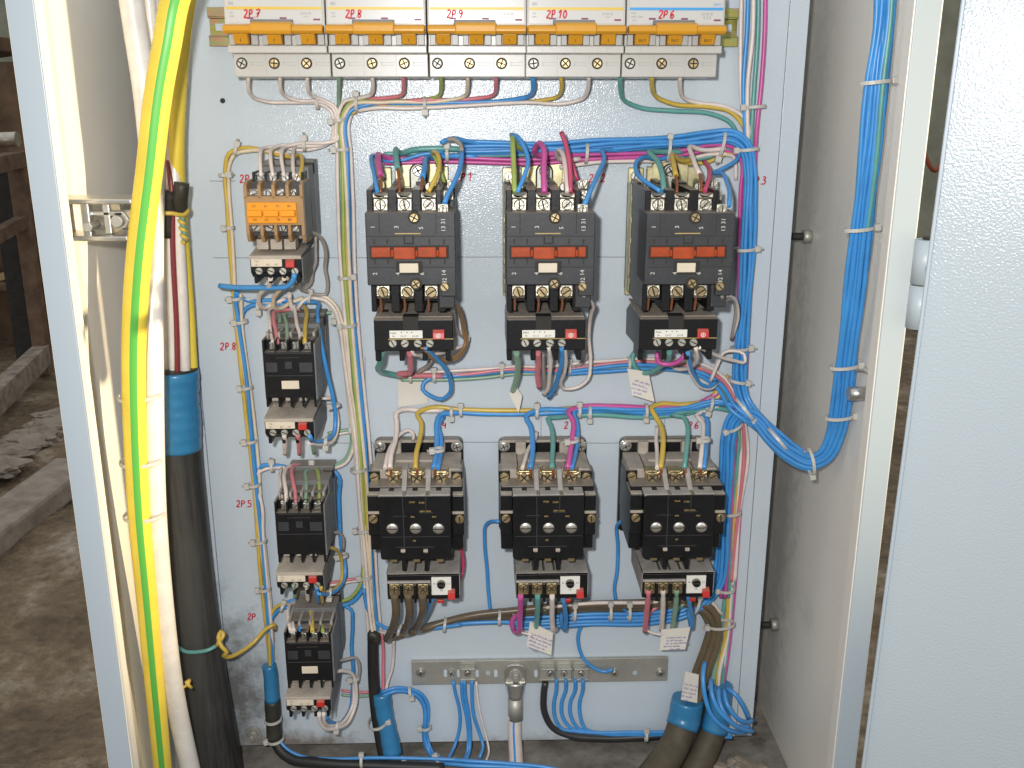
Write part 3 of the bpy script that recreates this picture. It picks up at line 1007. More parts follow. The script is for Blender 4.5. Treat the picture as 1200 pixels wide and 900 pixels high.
AX, AZ = 56.2, -160.0
L, R = origin_local(AX, AZ)
def contactor_a():
    t = thing('contactor', '', 'contactor', (AX / 1000, 0, CAMZ + AZ / 1000), 'large contactors with orange-red bars')
    x0, x1, z0, z1 = R(589, 195, 668, 346, 6)
    pl = MB().box(x0, x0 + 14, z0, z1 - 1, 1, 7).box(x0 + 17, x1 + 3, z0, z1, 1, 8).box(x0, x0 + 2, z0 + 6, z1 - 14, 1, 24)
    for k in range(5):
        pl.box(x0 - 0.1, x0 + 2.2, z0 + 14 + 19 * k, z0 + 20 + 19 * k, 24, 27)
    plo = pl.build('mounting_plate', 'zinc', t, bevel=0.9)
    # slotted lug with its fixing screw
    lx, lz = L(638, 199, 8)
    lug = MB().prism([(lx - 17, lz - 16), (lx + 17, lz - 16), (lx + 17, lz + 5), (lx + 10, lz + 9), (lx - 10, lz + 9), (lx - 17, lz + 5)], 3, 8.4)
    lug.build('slotted_lug', 'zinc', plo, bevel=1.0)
    arch = [(lx + 8.2 * math.cos(a), lz - 2 + 8.2 * math.sin(a)) for a in [math.pi * k / 12 for k in range(13)]]
    MB().prism([(lx + 8.2, lz - 16)] + arch + [(lx - 8.2, lz - 16)], 8.0, 8.6).build('slot', 'dark', plo)
    arch2 = [(lx + 6.6 * math.cos(a), lz - 2 + 6.6 * math.sin(a)) for a in [math.pi * k / 12 for k in range(13)]]
    MB().prism([(lx + 6.6, lz - 16)] + arch2 + [(lx - 6.6, lz - 16)], 8.0, 8.8).build('slot_washer', 'galv', plo)
    screw(plo, lx, lz - 1, 8.8, 5, 'steel', 2.6, 'cross', 30)
    sx, sz = L(596, 206, 7)
    screw(plo, sx, sz, 7, 4, 'steel', 2)
    # housing: rear, aux column on the right
    fx0, fx1, fz0, fz1 = R(593, 249, 697, 334, 115)
    _, _, tz0, tz1 = R(594, 222, 690, 254, 100)
    _, _, bz0, bz1 = R(596, 334, 690, 364, 98)
    h = MB()
    h.box(fx0 + 2, fx1 - 12, bz1 - 1, tz1 - 14, 8, 92)
    h.box(fx0 + 3, fx1 - 14, bz0 + 4, bz1, 8, 76)
    h.build('housing', 'grey', t, bevel=1.2)
    MB().box(fx0 + 0.8, fx0 + 2.1, bz0 + 3, tz1 - 3, 9, 98).build('side_cheek', 'sideg', t, bevel=0.4)
    # top dividers with dusty tops
    dv = MB()
    for a, b in ((593, 600), (617.5, 628), (645.5, 656), (673.5, 680)):
        q0, q1, _, _ = R(a, 222, b, 254, 100)
        dv.box(q0, q1, tz0 - 1, tz1, 14, 101)
        dv.box(q0 + 0.5, q1 - 0.5, tz1 - 2, tz1 + 2, 14, 52)
    dv.build('top_barrier', 'black', t, bevel=0.7)
    MB().box(fx0 + 4, fx1 - 16, tz0, tz1 - 7, 10, 60).build('terminal_floor', 'dusty', t, bevel=1)
    # aux terminal column
    q0, q1, _, _ = R(680, 222, 697, 254, 105)
    MB().side([(12, bz1 - 18), (12, tz1 - 4), (46, tz1 - 4), (46, tz1 - 12), (72, tz1 - 12), (72, tz1 - 20), (108, tz1 - 20), (108, bz1 - 18)], fx1 - 15, fx1 - 1.5).build('auxiliary_block', 'grey', t, bevel=1)
    for py, d in ((216, 47), (229, 73), (245, 109)):
        sx, sz = L(683, py, d)
        a = MB().box(sx - 4.3, sx + 4.3, sz - 4, sz + 4, d - 3, d - 0.4).build('auxiliary_terminal', 'silver', t, bevel=0.5)
        screw(a, sx, sz, d - 0.4, 3.4)
    # main terminals, top
    for px in (608.5, 636.5, 664.5):
        q0, q1, z0, z1 = R(px - 8.6, 228, px + 8.6, 253, 98)
        c = MB()
        c.side([(80, z0), (97, z0), (98.5, z0 + 5), (97.5, z1 - 4), (92, z1), (80, z1)], q0, q1)
        c.prism([(q0 - 0.5, z1 - 3), (q1 + 0.5, z1 - 3), (q1 + 0.5, z1 + 1.5), ((q0 + q1) / 2 + 2, z1 - 1.6), ((q0 + q1) / 2 - 2, z1 - 1.6), (q0 - 0.5, z1 + 1.5)], 84, 99)
        co = c.build('terminal_clamp', 'silver', t, bevel=0.8)
        sx, sz = L(px, 240, 99)
        screw(co, sx, sz, 97.6, 4.6, 'silver', 2.2)
    sx, sz = L(661, 219, 70)
    screw(t, sx, sz, 70, 4)
    # bottom barriers and terminals
    dv = MB()
    for a, b in ((594, 600), (617, 627), (644, 654), (671, 680)):
        q0, q1, _, _ = R(a, 334, b, 363, 100)
        dv.box(q0, q1, bz0, bz1 + 2, 14, 101)
    dv.build('bottom_barrier', 'black', t, bevel=0.7)
    for px in (607.5, 635.5, 663.5):
        q0, q1, z0, z1 = R(px - 8, 333.5, px + 8, 350, 98)
        co = MB().side([(78, z0), (97, z0), (98.5, z0 + 3), (97.5, z1), (78, z1)], q0, q1).build('terminal_clamp', 'silver', t, bevel=0.8)
        sx, sz = L(px, 342, 98)
        screw(co, sx, sz, 97.4, 4.8, 'brass', 2.2)
        sx, _ = L(px - 4, 350, 98)
        q = L(px - 4, 364, 90)[1]
        MB().side([(92, z0 + 1), (94, z0 + 1), (90, q), (88, q)], sx - 0.9, sx + 0.9).build('link_pin', 'copper', co)
    # front cover
    e = L(697, 347, 115)[1]
    c = MB().prism([(fx0, fz0), (fx0 + 61, fz0), (fx0 + 61, e), (fx1, e), (fx1, fz1), (fx0, fz1)], 72, 115)
    cov = c.build('front_cover', 'grey', t, bevel=0.9)
    g = MB()
    for px in (609, 659.5):
        q0, q1, z0, z1 = R(px, 249.5, px + 0.6, 273, 115)
    for py in (312.8, 276.5):
        q0, q1, z0, z1 = R(594, py, 696, py + 0.8, 115)
        g.box(q0, q1, z0, z1, 114.8, 115.12)
    for px in (602, 617, 666, 683):
        for py in (280, 303):
            q0, q1, z0, z1 = R(px, py, px + 1.6, py + 6, 115)
            g.box(q0, q1, z0, z1, 114.8, 115.12)
    for px in (609, 675):
        q0, q1, z0, z1 = R(px, 250, px + 0.8, 274, 115)
        g.box(q0, q1, z0, z1, 114.8, 115.1)
    q0, q1, z0, z1 = R(597, 287.5, 689, 303.5, 115)
    g.box(q0, q1, z0, z1, 114.8, 115.16)
    q0, q1, z0, z1 = R(627, 306, 658, 322, 115)
    g.box(q0, q1, z0, z1, 114.8, 115.16)
    q0, q1, z0, z1 = R(637, 276, 649, 286, 115)
    g.box(q0, q1, z0, z1, 114.8, 115.2)
    g.build('cover_groove', 'dark', cov)
    q0, q1, z0, z1 = R(638.2, 277.2, 647.8, 285, 115)
    MB().box(q0, q1, z0, z1, 114, 115.6).build('indicator_button', 'grey', cov, bevel=0.4)
    q0, q1, z0, z1 = R(627, 273, 657, 274.2, 115)
    MB().box(q0, q1, z0, z1, 114.8, 115.3).build('gold_line', 'gold', cov)
    # orange-red bar with its notches
    zc0, zc1 = R(600, 289.5, 686, 302, 116)[2:]
    xs = [L(p, 296, 116)[0] for p in (599, 621.5, 625, 650, 653, 674.5, 677.5, 686.5)]
    hgt = zc1 - zc0
    bar = MB()
    bar.box(xs[0], xs[1], zc0 + 0.6, zc1, 113, 117.2).box(xs[1], xs[2], zc0 + 0.8, zc1 - 2.2, 113, 116.6)
    bar.box(xs[2], xs[3], zc0 - 0.9, zc1, 113, 117.8).box(xs[3], xs[4], zc0 + 0.8, zc1 - 2.8, 113, 116.6)
    bar.box(xs[4], xs[5], zc0 + 0.4, zc1, 113, 117.2).box(xs[5], xs[6], zc0 + 0.8, zc1 - 2.4, 113, 116.6).box(xs[6], xs[7], zc0 + 0.4, zc1, 113, 117.2)
    bar.build('interlock_bar', 'redbar', t, bevel=0.7)
    q0, q1, z0, z1 = R(631, 308.5, 653, 319.5, 116)
    MB().box(q0, q1, z0, z1, 114, 116.2).build('name_plate', 'cream', t, bevel=0.5)
    tx = []
    for s_, px, py in (('1', 602, 266), ('3', 629.5, 266), ('5', 658, 267), ('13', 684, 268), ('31', 684, 259), ('2', 602.5, 320.5), ('4', 629, 320.5), ('6', 657, 320.5), ('32', 683, 328.5), ('14', 682.5, 319.5)):
        a = L(px, py, 115)
        tx.append((s_, a[0], a[1], 115.35, 3.6, 90))
    lettering('terminal_number', tx, 'wprint', cov)
    for px, py in ((650, 254.5), (649, 331.5)):
        a = L(px, py, 112)
        MB().cyl(a[0], a[1], 108, 116, 5.2, 20).build('screw_well', 'dark', t)
        screw(t, a[0], a[1], 115.6, 4.0, 'brass', 1.8, 'cross')
    a = L(682.5, 336, 115.5)
    screw(t, a[0], a[1], 114.6, 3.9, 'brass', 2.2)
    # overload relay plugged in below
    ox0, ox1, oz0, oz1 = R(594, 374, 686, 421, 92)
    o = MB()
    o.side([(10, oz0 + 3), (92, oz0 + 8), (92, oz1), (88, oz1 + 1.2), (30, oz1 + 1.2), (10, oz1 - 8)], ox0, ox1)
    for px in (597, 625, 652, 679):
        q0, q1, _, _ = R(px - 3, 374, px + 3, 421, 90)
        o.box(q0, q1, oz0 - 2, oz0 + 10, 60, 89)
    oo = o.build('overload_relay', 'black', t, bevel=0.9)
    q0, q1, _, _ = R(595, 374, 685, 380, 92)
    MB().side([(14, oz1 + 1.3), (89, oz1 + 1.3), (89.4, oz1 + 2.1), (14, oz1 + 2.4)], q0 + 0.4, q1 - 0.4).build('dusty_top', 'dusty', oo)
    for px in (601, 674):
        q0, q1, _, _ = R(px, 366, px + 7, 370, 80)
        MB().box(q0, q1, oz1 + 1.4, oz1 + 2.7, 62, 72).build('hook_slot', 'dark', oo)
    q0, q1, z0, z1 = R(628, 373, 646, 386, 92)
    MB().box(q0, q1, z0, oz1 + 2.6, 80, 92.5).build('latch_recess', 'dark', oo)
    q0, q1, z0, z1 = R(612, 387, 650.5, 396, 93)
    MB().box(q0, q1, z0, z1, 91.5, 93).build('rating_label', 'white', oo, bevel=0.3)
    tx = []
    for s_, px, py, hh in (('P40A', 616.5, 390, 1.7), ('3A', 616.5, 393.5, 1.5), ('▪', 626, 389, 2.2), ('▪', 632.5, 389, 2.2), ('▪', 638, 389, 2.2), ('13-17', 628, 393.5, 1.7), ('23-29', 642, 393.5, 1.7)):
        a = L(px, py, 93)
        tx.append((s_, a[0], a[1], 93.15, hh, 0))
    lettering('rating_print', tx, 'dark', oo)
    q0, q1, z0, z1 = R(610, 396.3, 686, 397.2, 92)
    MB().box(q0, q1, z0, z1, 91.5, 92.4).build('seam', 'gold', oo)
    q0, q1, z0, z1 = R(662.5, 388, 676, 396.8, 94)
    rb = MB().side([(90, z0), (95, z0), (94, z1 - 1.5), (90, z1 + 4)], q0, q1).build('reset_button', 'red', oo, bevel=0.5)
    a = L(669, 393, 95)
    ring = MB()
    for k in range(12):
        a0, a1 = 2 * math.pi * k / 12, 2 * math.pi * (k + 1) / 12
        ring.prism([(a[0] + r_ * math.cos(g_), a[1] + r_ * math.sin(g_)) for r_, g_ in ((2.1, a0), (2.1, a1), (1.5, a1), (1.5, a0))], 94.7, 95.2)
    ring.box(a[0] - 0.5, a[0] + 0.5, a[1] - 0.9, a[1] + 0.9, 94.7, 95.2)
    ring.build('button_mark', 'white', rb)
    for px in (615.5, 629.5, 644.5, 658.5):
        a = L(px, 402, 92.5)
        screw(oo, a[0], a[1], 91.4, 3.7, 'galv', 2)
    return t

A1 = contactor_a()
A1['label'] = 'middle large contactor of the upper row, with orange-red bar, beside marking 2P.2'
A2 = dup(A1, (-59.6 / 1000, 0, CAMZ + AZ / 1000 + 0.0004), 'left large contactor of the upper row, with orange-red bar, beside marking 2P.1')
A3 = dup(A1, (172.6 / 1000, 0, CAMZ + AZ / 1000 - 0.0004), 'right large contactor of the upper row, with orange-red bar, beside the blue wire trunk')

# ------------------------------------------------------------------ square black contactors, lower row (measured on the middle one)
BX, BZ = 58.3, -400.0
LB, RB = origin_local(BX, BZ)
def contactor_b():
    L, R = LB, RB
    t = thing('contactor', '', 'contactor', (BX / 1000, 0, CAMZ + BZ / 1000), 'square black contactors with three round screws')
    x0, x1, _, z1 = R(584, 512, 687, 520, 4)
    zb = L(640, 640, 60)[1]
    r = 6
    def rr(x0, x1, z0, z1, r):
        return [(cx + r * math.cos(R_(a)), cz + r * math.sin(R_(a))) for cx, cz, s_ in ((x1 - r, z1 - r, 0), (x0 + r, z1 - r, 90), (x0 + r, z0 + r, 180), (x1 - r, z0 + r, 270)) for a in (s_, s_ + 30, s_ + 60, s_ + 90)]
    MB().prism(rr(x0, x1, zb - 8, z1, r), 0.5, 9).build('base_plate', 'black', t, bevel=0.8)
    rim = MB().box(x0 + 3, x1 - 3, z1 - 3.2, z1 - 0.6, 9, 12)
    for a in (604, 655):
        q0, q1, _, _ = R(a, 515, a + 12, 522, 9)
        rim.box(q0, q1, z1 - 14, z1 - 0.8, 9, 17)
    rim.build('rim', 'dusty', t, bevel=0.8)
    for px in (590.5, 680.5):
        a = L(px, 522.5, 10)
        w = MB().cyl(a[0], a[1], 9, 10.4, 6, 22).cyl(a[0], a[1], 10.4, 13, 4.3, 20).build('washer', 'steel', t, bevel=0.4)
        screw(w, a[0], a[1], 12.8, 3.9, 'steel', 1.6, 'cross')
    # rear housing, dusty on top
    zt = L(640, 548, 55)[1]
    hx0, hx1, _, _ = R(584, 540, 697, 560, 55)
    fx0, fx1, fz0, fz1 = R(601, 580, 684.5, 655, 95)
    wx0, wx1, wz0, _ = R(586.5, 582, 698, 626, 86)
    xm0, xm1, _, _ = R(586, 540, 688, 550, 30)
    MB().box(hx0 + 2, hx1 - 3, zb + 6, zt - 9, 9, 78).build('housing', 'black', t, bevel=1)
    k = MB().box(hx0 + 3, hx1 - 5, zt - 10, zt - 0.2, 11, 58)
    k.box(hx0 + 24, hx1 - 26, zt - 0.3, zt + 2.2, 20, 40)
    k.build('arc_cover', 'dusty', t, bevel=1)
    # arc cover panels with joints
    g = MB()
    for px in (607, 664):
        a = L(px, 548, 58)[0]
        g.box(a - 0.4, a + 0.4, zt - 10, zt + 0.15, 12, 58.2)
    g.build('joint', 'dark', t)
    # front top ledge in front of the terminals, dusty
    lz = fz1
    led = MB()
    for a, b in ((601, 629), (633, 656), (660, 684)):
        q0, q1, _, _ = R(a, 575, b, 580, 92)
        led.box(q0, q1, lz - 6, lz + 0.4, 62, 94.6)
    led.build('ledge', 'dustg', t, bevel=0.7)
    sl = MB()
    for px in (614.5, 642, 669.5):
        q0, q1, z0, _ = R(px - 3, 573, px + 3, 577, 84)
        sl.box(q0, q1, lz, lz + 0.7, 76, 85)
    sl.build('ledge_slot', 'dark', t)
    # wings at both sides
    for a, b in ((586.5, 600.5), (685, 698)):
        q0, q1, z0, z1 = R(a, 582, b, 627, 86)
        MB().box(q0, q1, z0, z1 + 1.5, 12, 86).build('wing', 'black', t, bevel=0.8)
        MB().box(q0 + 0.3, q1 - 0.3, z1 + 1.6, z1 + 2.3, 44, 85).box(q0 - .2, q1 + .2, z1 - 16.5, z1 - 14, 84, 87.5).build('wing_top', 'dusty', t, bevel=0.3)
        s_ = L((a + b) / 2 + (-.5 if a < 600 else 1.5), 607.5, 87)
        screw(t, s_[0], s_[1], 86, 4.6, 'brass', 2.4)
        pxu = 591 if a < 600 else 687
        s_ = L(pxu, 558.5, 60)
        MB().box(s_[0] - 5.4, s_[0] + 5.4, s_[1] - 6, s_[1] + 6, 40, 59.5).build('screw_pocket', 'black', t, bevel=0.6)
        screw(t, s_[0], s_[1], 59.3, 4.6, 'brass', 2.4)
    # terminals with barriers
    for px in (614.3, 641.5, 669.8):
        q0, q1, z0, z1 = R(px - 7.2, 553, px + 7.2, 566, 66)
        co = MB().box(q0, q1, z0 - 1, z1, 50, 64).prism([(q0 - 1.5, z1 - 3), (q1 + 1.5, z1 - 3), (q1 + 1.5, z1 + 1), (q1 - 2, z1 - 1), (q0 + 2, z1 - 1), (q0 - 1.5, z1 + 1)], 54, 67).build('terminal_clamp', 'brass', t, bevel=0.8)
        s_ = L(px, 560.5, 68)
        screw(co, s_[0], s_[1], 64, 5.2, 'brass', 3.6, 'cross')
    dv = MB()
    for px in (628, 655.5):
        q0, q1, _, z1 = R(px - 2.6, 546, px + 3.2, 580, 70)
        dv.side([(46, fz0 + 20), (90, fz0 + 20), (90, fz1 - 4), (80, fz1 + 3), (64, zt + 2), (46, zt + 2)], q0, q1)
    dv.build('barrier', 'dustg', t, bevel=0.7)
    # central black front
    c = MB()
    c.prism(rr(fx0, fx1, fz0, fz1, 2.5), 60, 95)
    cov = c.build('front_cover', 'black', t, bevel=1.0)
    g = MB()
    for a, b, cc, dd in ((628.5, 657.5, 629.7, 595), (655.5, 582, 656.5, 596), (628.5, 582, 629.5, 596), (617, 604, 633, 604.7), (648, 600, 664, 600.7), (619, 640, 664, 640.8), (604, 628, 682, 628.6)):
        q0, q1, z0, z1 = R(min(a, cc), min(b, dd), max(a, cc), max(b, dd), 95)
        g.box(q0, q1, z0, z1, 94.8, 95.15)
    g.build('cover_line', 'grey', cov)
    tx = []
    for s_, px, py, hh in (('ПМА', 640, 588, 1.7), ('3100', 651, 588.5, 1.9), ('380V 50Hz', 655, 598.5, 1.7), ('40A', 640, 605, 1.7), ('IP00', 665, 605, 1.6), ('W', 641, 633, 2.0)):
        a = L(px, py, 95)
        tx.append((s_, a[0], a[1], 95.2, hh, 0))
    lettering('faded_print', tx, 'gold', cov)
    for px in (616, 643, 669.5):
        a = L(px, 618.5, 95)
        MB().cyl(a[0], a[1], 94, 95.4, 5.8, 24).build('screw_well', 'dark', cov)
        s_ = MB().dome(a[0], a[1], 95.2, 5.1, 1.6, 20)
        s_.build('round_screw', 'chrome', cov)
        MB().box(a[0] - 4.6, a[0] + 4.6, a[1] - 0.5, a[1] + 0.3, 96, 96.9).build('screw_slot', 'dark', cov)
    for px in (627.5, 653.8):
        q0, q1, z0, z1 = R(px - 2.6, 643, px + 2.6, 646, 96)
        MB().box(q0, q1, z0, z1, 94, 97).build('barrier_clip', 'dusty', cov, bevel=0.3)
        q0, q1, z0, z1 = R(px - 2.2, 646, px + 2.2, 667, 94)
        MB().box(q0, q1, z0, z1, 60, 95.4).build('lower_barrier', 'black', cov, bevel=0.4)
    for px in (615.5, 642, 669):
        q0, q1, z0, z1 = R(px - 4, 652, px + 4, 657, 90)
        MB().box(q0, q1, z0, z1, 80, 92).build('lower_terminal', 'brass', cov, bevel=0.6)
    # overload relay
    ox0, ox1, oz0, oz1 = R(605, 673, 688.5, 701, 82)
    o = MB().side([(12, oz0 + 6), (82, oz0), (82, oz1), (78, oz1 + 0.6), (16, oz1 + 0.6)], ox0, ox1)
    oo = o.build('overload_relay', 'black', t, bevel=0.6)
    MB().side([(10, oz0 + 14), (81, oz1 + 0.7), (82.3, oz1 + 1.8), (82.3, oz1 - 0.4), (82.3, oz1 + 1.8), (16, oz1 + 2.2), (10, oz1 + 1)], ox0 - 0.4, ox1 + 0.4).build('relay_top', 'dustg', oo, bevel=0.4)
    MB().box(ox0 - .6, ox0 - .1, oz0 + 4, oz1, 12, 81).build('relay_side', 'dustg', oo)
    MB().box(ox1 + .1, ox1 + .6, oz0 + 4, oz1, 12, 81).build('relay_side', 'dustg', oo)
    q0, q1, z0, z1 = R(605, 679.8, 655.5, 682, 83)
    MB().box(q0, q1, z0, z1, 81, 84.6).build('grey_lip', 'dustg', oo, bevel=0.4)
    ln = MB()
    for px in (624, 636, 648):
        q0, q1, _, _ = R(px, 660, px + 1, 670, 70)
        ln.box(q0 - .6, q1 + .6, oz1 + 2.3, oz1 + 3, 52, 80)
    ln.build('link_strip', 'silver', oo)
    for px in (613.5, 629.5, 646.5):
        q0, q1, z0, z1 = R(px - 6.2, 684, px + 6.2, 697, 83)
        co = MB().box(q0, q1, z0, z1, 80, 82.8).build('relay_terminal', 'brass', oo, bevel=0.6)
        a = L(px, 689.5, 84)
        screw(co, a[0], a[1], 82.6, 4.2, 'brass', 2.6, 'cross')
        q0, q1, z0, z1 = R(px + 6.4, 683, px + 9.4, 704, 83)
        MB().box(q0, q1, z0, z1, 70, 86).build('relay_barrier', 'black', oo, bevel=0.4)
    q0, q1, z0, z1 = R(656.5, 675.5, 679.5, 696, 83)
    dp = MB().box(q0, q1, z0, z1, 81.5, 83.4).build('dial_plate', 'white', oo, bevel=0.3)
    a = L(668, 683.5, 84)
    MB().cyl(a[0], a[1], 83, 87, 4.2, 24, 3.8).build('dial', 'black', dp, bevel=0.3)
    MB().box(a[0] - 3.2, a[0] + 3.2, a[1] - 0.6, a[1] + 0.6, 86.6, 87.3).build('dial_slot', 'grey', dp)
    tx = [('8', a[0] - 6.8, a[1], 83.5, 2.0, 0), ('12', a[0] + 7, a[1], 83.5, 2.0, 0), ('10', a[0], a[1] - 7.2, 83.5, 2.0, 0), ('–', a[0] - 5.2, a[1], 83.5, 2.0, 0)]
    lettering('dial_number', tx, 'dark', dp)
    q0, q1, z0, z1 = R(675.5, 691.5, 684, 700, 85)
    MB().side([(80, z0), (88, z0), (86.5, z1 - 1.5), (80, z1 + 2)], q0, q1).build('reset_button', 'red', oo, bevel=0.5)
    q0, q1, z0, z1 = R(662, 701, 669, 705, 78)
    MB().box(q0, q1, z0, z1, 70, 80).build('test_button', 'red', oo, bevel=0.8)
    return t

B1 = contactor_b()
B1['label'] = 'middle square black contactor of the lower row, beside marking 2P.5'
B2 = dup(B1, ((-64.6) / 1000, 0, CAMZ + BZ / 1000 + 0.001), 'left square black contactor of the lower row, feeding three brown cables')
B3 = dup(B1, ((179.6) / 1000, 0, CAMZ + BZ / 1000 - 0.001), 'right square black contactor of the lower row, beside the blue wire trunk')

# ------------------------------------------------------------------ small contactors, left column (measured on the second)
CX, CZ0 = -171.0, -238.0
LC, RC = origin_local(CX, CZ0)
def contactor_c(aux, label_mark=True, label='small contactor', nolabel=False):
    L, R = LC, RC
    t = thing('small_contactor', label, 'contactor', (CX / 1000, 0, CAMZ + CZ0 / 1000), 'small contactors in the left column')
    x0, x1, z0, z1 = R(309, 398, 370, 470, 85)
    MB().box(x0 + 2, x1 + 0.5, z0 - 2, z1 + 10, 2, 22).build('base', 'sideg', t, bevel=1)
    MB().box(x0 + 3, x1 - 0.2, z0, z1 + 6, 22, 50).box(x1 - 0.4, x1 + 0.3, z0 + 10, z1 - 12, 30, 48).build('housing', 'sideg', t, bevel=1)
    MB().box(x1 - 9, x1 + 0.8, z1 - 2, z1 + 8.5, 18, 26).build('corner_foot', 'black', t, bevel=1.5)
    MB().box(x0 + 1.5, x1 - 1, z0 + 4, z1 + 2, 48, 66).build('step', 'grey', t, bevel=1)
    MB().box(x1 - 1.2, x1 + 0.4, z0 + 1, z1 - 4, 50, 84).build('side_cover', 'sideg', t, bevel=0.4)
    br = MB()
    for k in range(5):
        xx = x0 + 1.2 + k * (x1 - x0 - 4.6) / 4
        br.box(xx, xx + 2.2, z1 - 4, z1 + 3.5, 40, 72)
    br.build('rear_barrier', 'dustg', t, bevel=0.5)
    c = MB().box(x0, x1 - 1.3, z0 + 3, z1 - 11, 62, 85)
    for k in range(5):
        xx = x0 + k * (x1 - x0 - 3.3) / 4
        c.box(xx, xx + 2, z1 - 12, z1, 60, 85)
        c.box(xx, xx + 2, z0 - 6, z0 + 4, 62, 84)
    cov = c.build('front_cover', 'black', t, bevel=0.6)
    MB().box(x0 + 2, x1 - 3, z1 - 11, z1 - 2, 62, 76).build('terminal_bed', 'black', t)
    for k in range(4):
        px = 320.0 + k * 13.6
        q0, q1, a0, a1 = R(px - 4.6, 401, px + 4.6, 409.5, 80)
        tc_ = MB().box(q0, q1, a0, a1, 74, 80.5).build('terminal_clamp', 'steel', t, bevel=0.6)
        s_ = L(px, 405, 81)
        screw(tc_, s_[0], s_[1], 80.2, 3.0, 'steel', 1.4)
    g = MB()
    for a, b, cc, dd in ((312, 414, 367, 414.7), (323, 419, 351, 419.5), (312, 425, 325, 436), (351, 425, 366, 436), (334, 424, 342, 432), (312, 440, 367, 440.7), (323, 411, 352, 411.8)):
        q0, q1, a0, a1 = R(a, b, cc, dd, 85)
        g.box(q0, q1, a0, a1, 84.9, 85.25)
    g.build('cover_moulding', 'grey', cov)
    if not nolabel:
        q0, q1, a0, a1 = R(330, 446.5, 350.5, 456, 86)
        lb = MB().box(q0, q1, a0, a1, 84.5, 86).build('name_plate', 'cream', cov, bevel=0.4)
    for k in range(3):
        px = 323 + k * 16
        q0, q1, a0, a1 = R(px - 4, 455, px + 4, 468, 78)
        MB().prism([(q0 - 0.5, a0 - 1), (q1 + 0.5, a0 - 1), (q1 - 1.5, a1), (q0 + 1.5, a1)], 64, 80).build('link_shroud', 'tan' if aux else 'dusty', t, bevel=0.6)
    for px in (320, 366):
        s_ = L(px, 457, 82)
        screw(t, s_[0], s_[1], 80, 3.4, 'galv', 3)
    # overload relay
    ox0, ox1, oz0, oz1 = R(310.5, 492, 367.5, 517, 80)
    o = MB().side([(6, oz0 - 4), (74, oz0 + 2), (80, oz0 + 7), (80, oz1), (76, oz1 + 0.5), (48, oz1 + 4), (6, oz1 - 4)], ox0, ox1)
    for k in range(4):
        xx = ox0 + 2 + k * (ox1 - ox0 - 7) / 3
        o.box(xx, xx + 3, oz0 - 3, oz0 + 8, 52, 78)
    oo = o.build('overload_relay', 'black', t, bevel=0.7)
    MB().side([(30, oz1 + 3), (78.8, oz1 + 0.6), (80.4, oz1 + 0.5), (80.4, oz1 - 1.8), (81.2, oz1 - 1.8), (81.2, oz1 + 1.4), (48, oz1 + 5.2), (30, oz1 + 5.2)], ox0 - 0.3, ox1 + 0.3).build('relay_top', 'dusty', oo, bevel=0.4)
    MB().box(ox1 + .05, ox1 + .8, oz0 - 2, oz1 - 1, 8, 78).build('relay_side', 'sideg', oo)
    q0, q1, a0, a1 = R(311, 494.5, 345.5, 502.5, 81)
    MB().box(q0, q1, a0, a1, 79.5, 81.2).build('rating_label', 'cream', oo, bevel=0.3)
    tx = []
    for s_, px, py in (('7 A', 317, 497), ('13-', 317, 500.5), ('4,5', 330, 500.3), ('6,0', 339, 500)):
        a = L(px, py, 81)
        tx.append((s_, a[0], a[1], 81.35, 1.7, 0))
    lettering('rating_print', tx, 'dark', oo)
    q0, q1, a0, a1 = R(349.5, 495.5, 359.5, 503.5, 82)
    MB().side([(78, a0), (83.5, a0), (83, a1 - 1.5), (78, a1 + 2)], q0, q1).build('reset_button', 'red', oo, bevel=0.5)
    for k in range(4):
        s_ = L(320 + k * 13.4, 507, 80)
        screw(oo, s_[0], s_[1], 79.2, 3.3, 'galv', 1.8)
    return t

C2 = contactor_c(False, True, 'second small contactor of the left column, with blank cream plate, beside red 2P.8')
def cpos(dx, dz):
    return ((CX + dx) / 1000, 0, CAMZ + (CZ0 + dz) / 1000)
C3 = contactor_c(False, True, 'third small contactor down the left column, without name plate, beside red 2P.5', True)
C3.location = cpos(0.4, -153.5)
C4 = dup(C2, cpos(0.6, -289), 'lowest small contactor of the left column, above the black taped cable end')
C4['group'] = 'small contactors in the left column'
C1 = dup(C2, cpos(-2.0, 148), 'small contactor with the bright orange front block, top of the left column')
# its orange-fronted auxiliary block sits on the front
for ch in list(C1.children):
    k_ = ch.name.split('.')[0]
    if k_ in ('rear_barrier', 'step'):
        bpy.data.objects.remove(ch)
    elif k_ in ('base', 'housing', 'corner_foot', 'side_cover'):
        ch.location.z -= 0.008
L1, R1 = origin_local(CX - 2.0, CZ0 + 148)
for ch in list(C1.children):
    if ch.name.split('.')[0] in ('front_cover', 'terminal_clamp', 'link_shroud', 'screw', 'terminal_bed'):
        for g_ in list(ch.children):
            bpy.data.objects.remove(g_)
        bpy.data.objects.remove(ch)
x0, x1, z0, z1 = R1(286.5, 213, 356, 284, 92)
fn = MB().box(x0, x1, z0 + 14, z1 - 12, 62, 91)
for k in range(5):
    xx = x0 + k * (x1 - x0 - 3) / 4
    fn.side([(60, z1 - 14), (91, z1 - 14), (91, z1 - 3), (84, z1), (60, z1)], xx, xx + 3)
    fn.side([(60, z0 + 15), (91, z0 + 15), (91, z0 + 6), (88, z0), (62, z0 - 3), (60, z0)], xx, xx + 3)
fn.build('auxiliary_block', 'tan', C1, bevel=0.7)
MB().box(x1 - 0.6, x1 + 0.4, z0 + 2, z1 - 2, 56, 89).build('block_side', 'sideg', C1)
MB().box(x0 + 2, x1 - 2, z0 + 3, z1 - 2, 58, 74).build('terminal_bed', 'grey', C1)
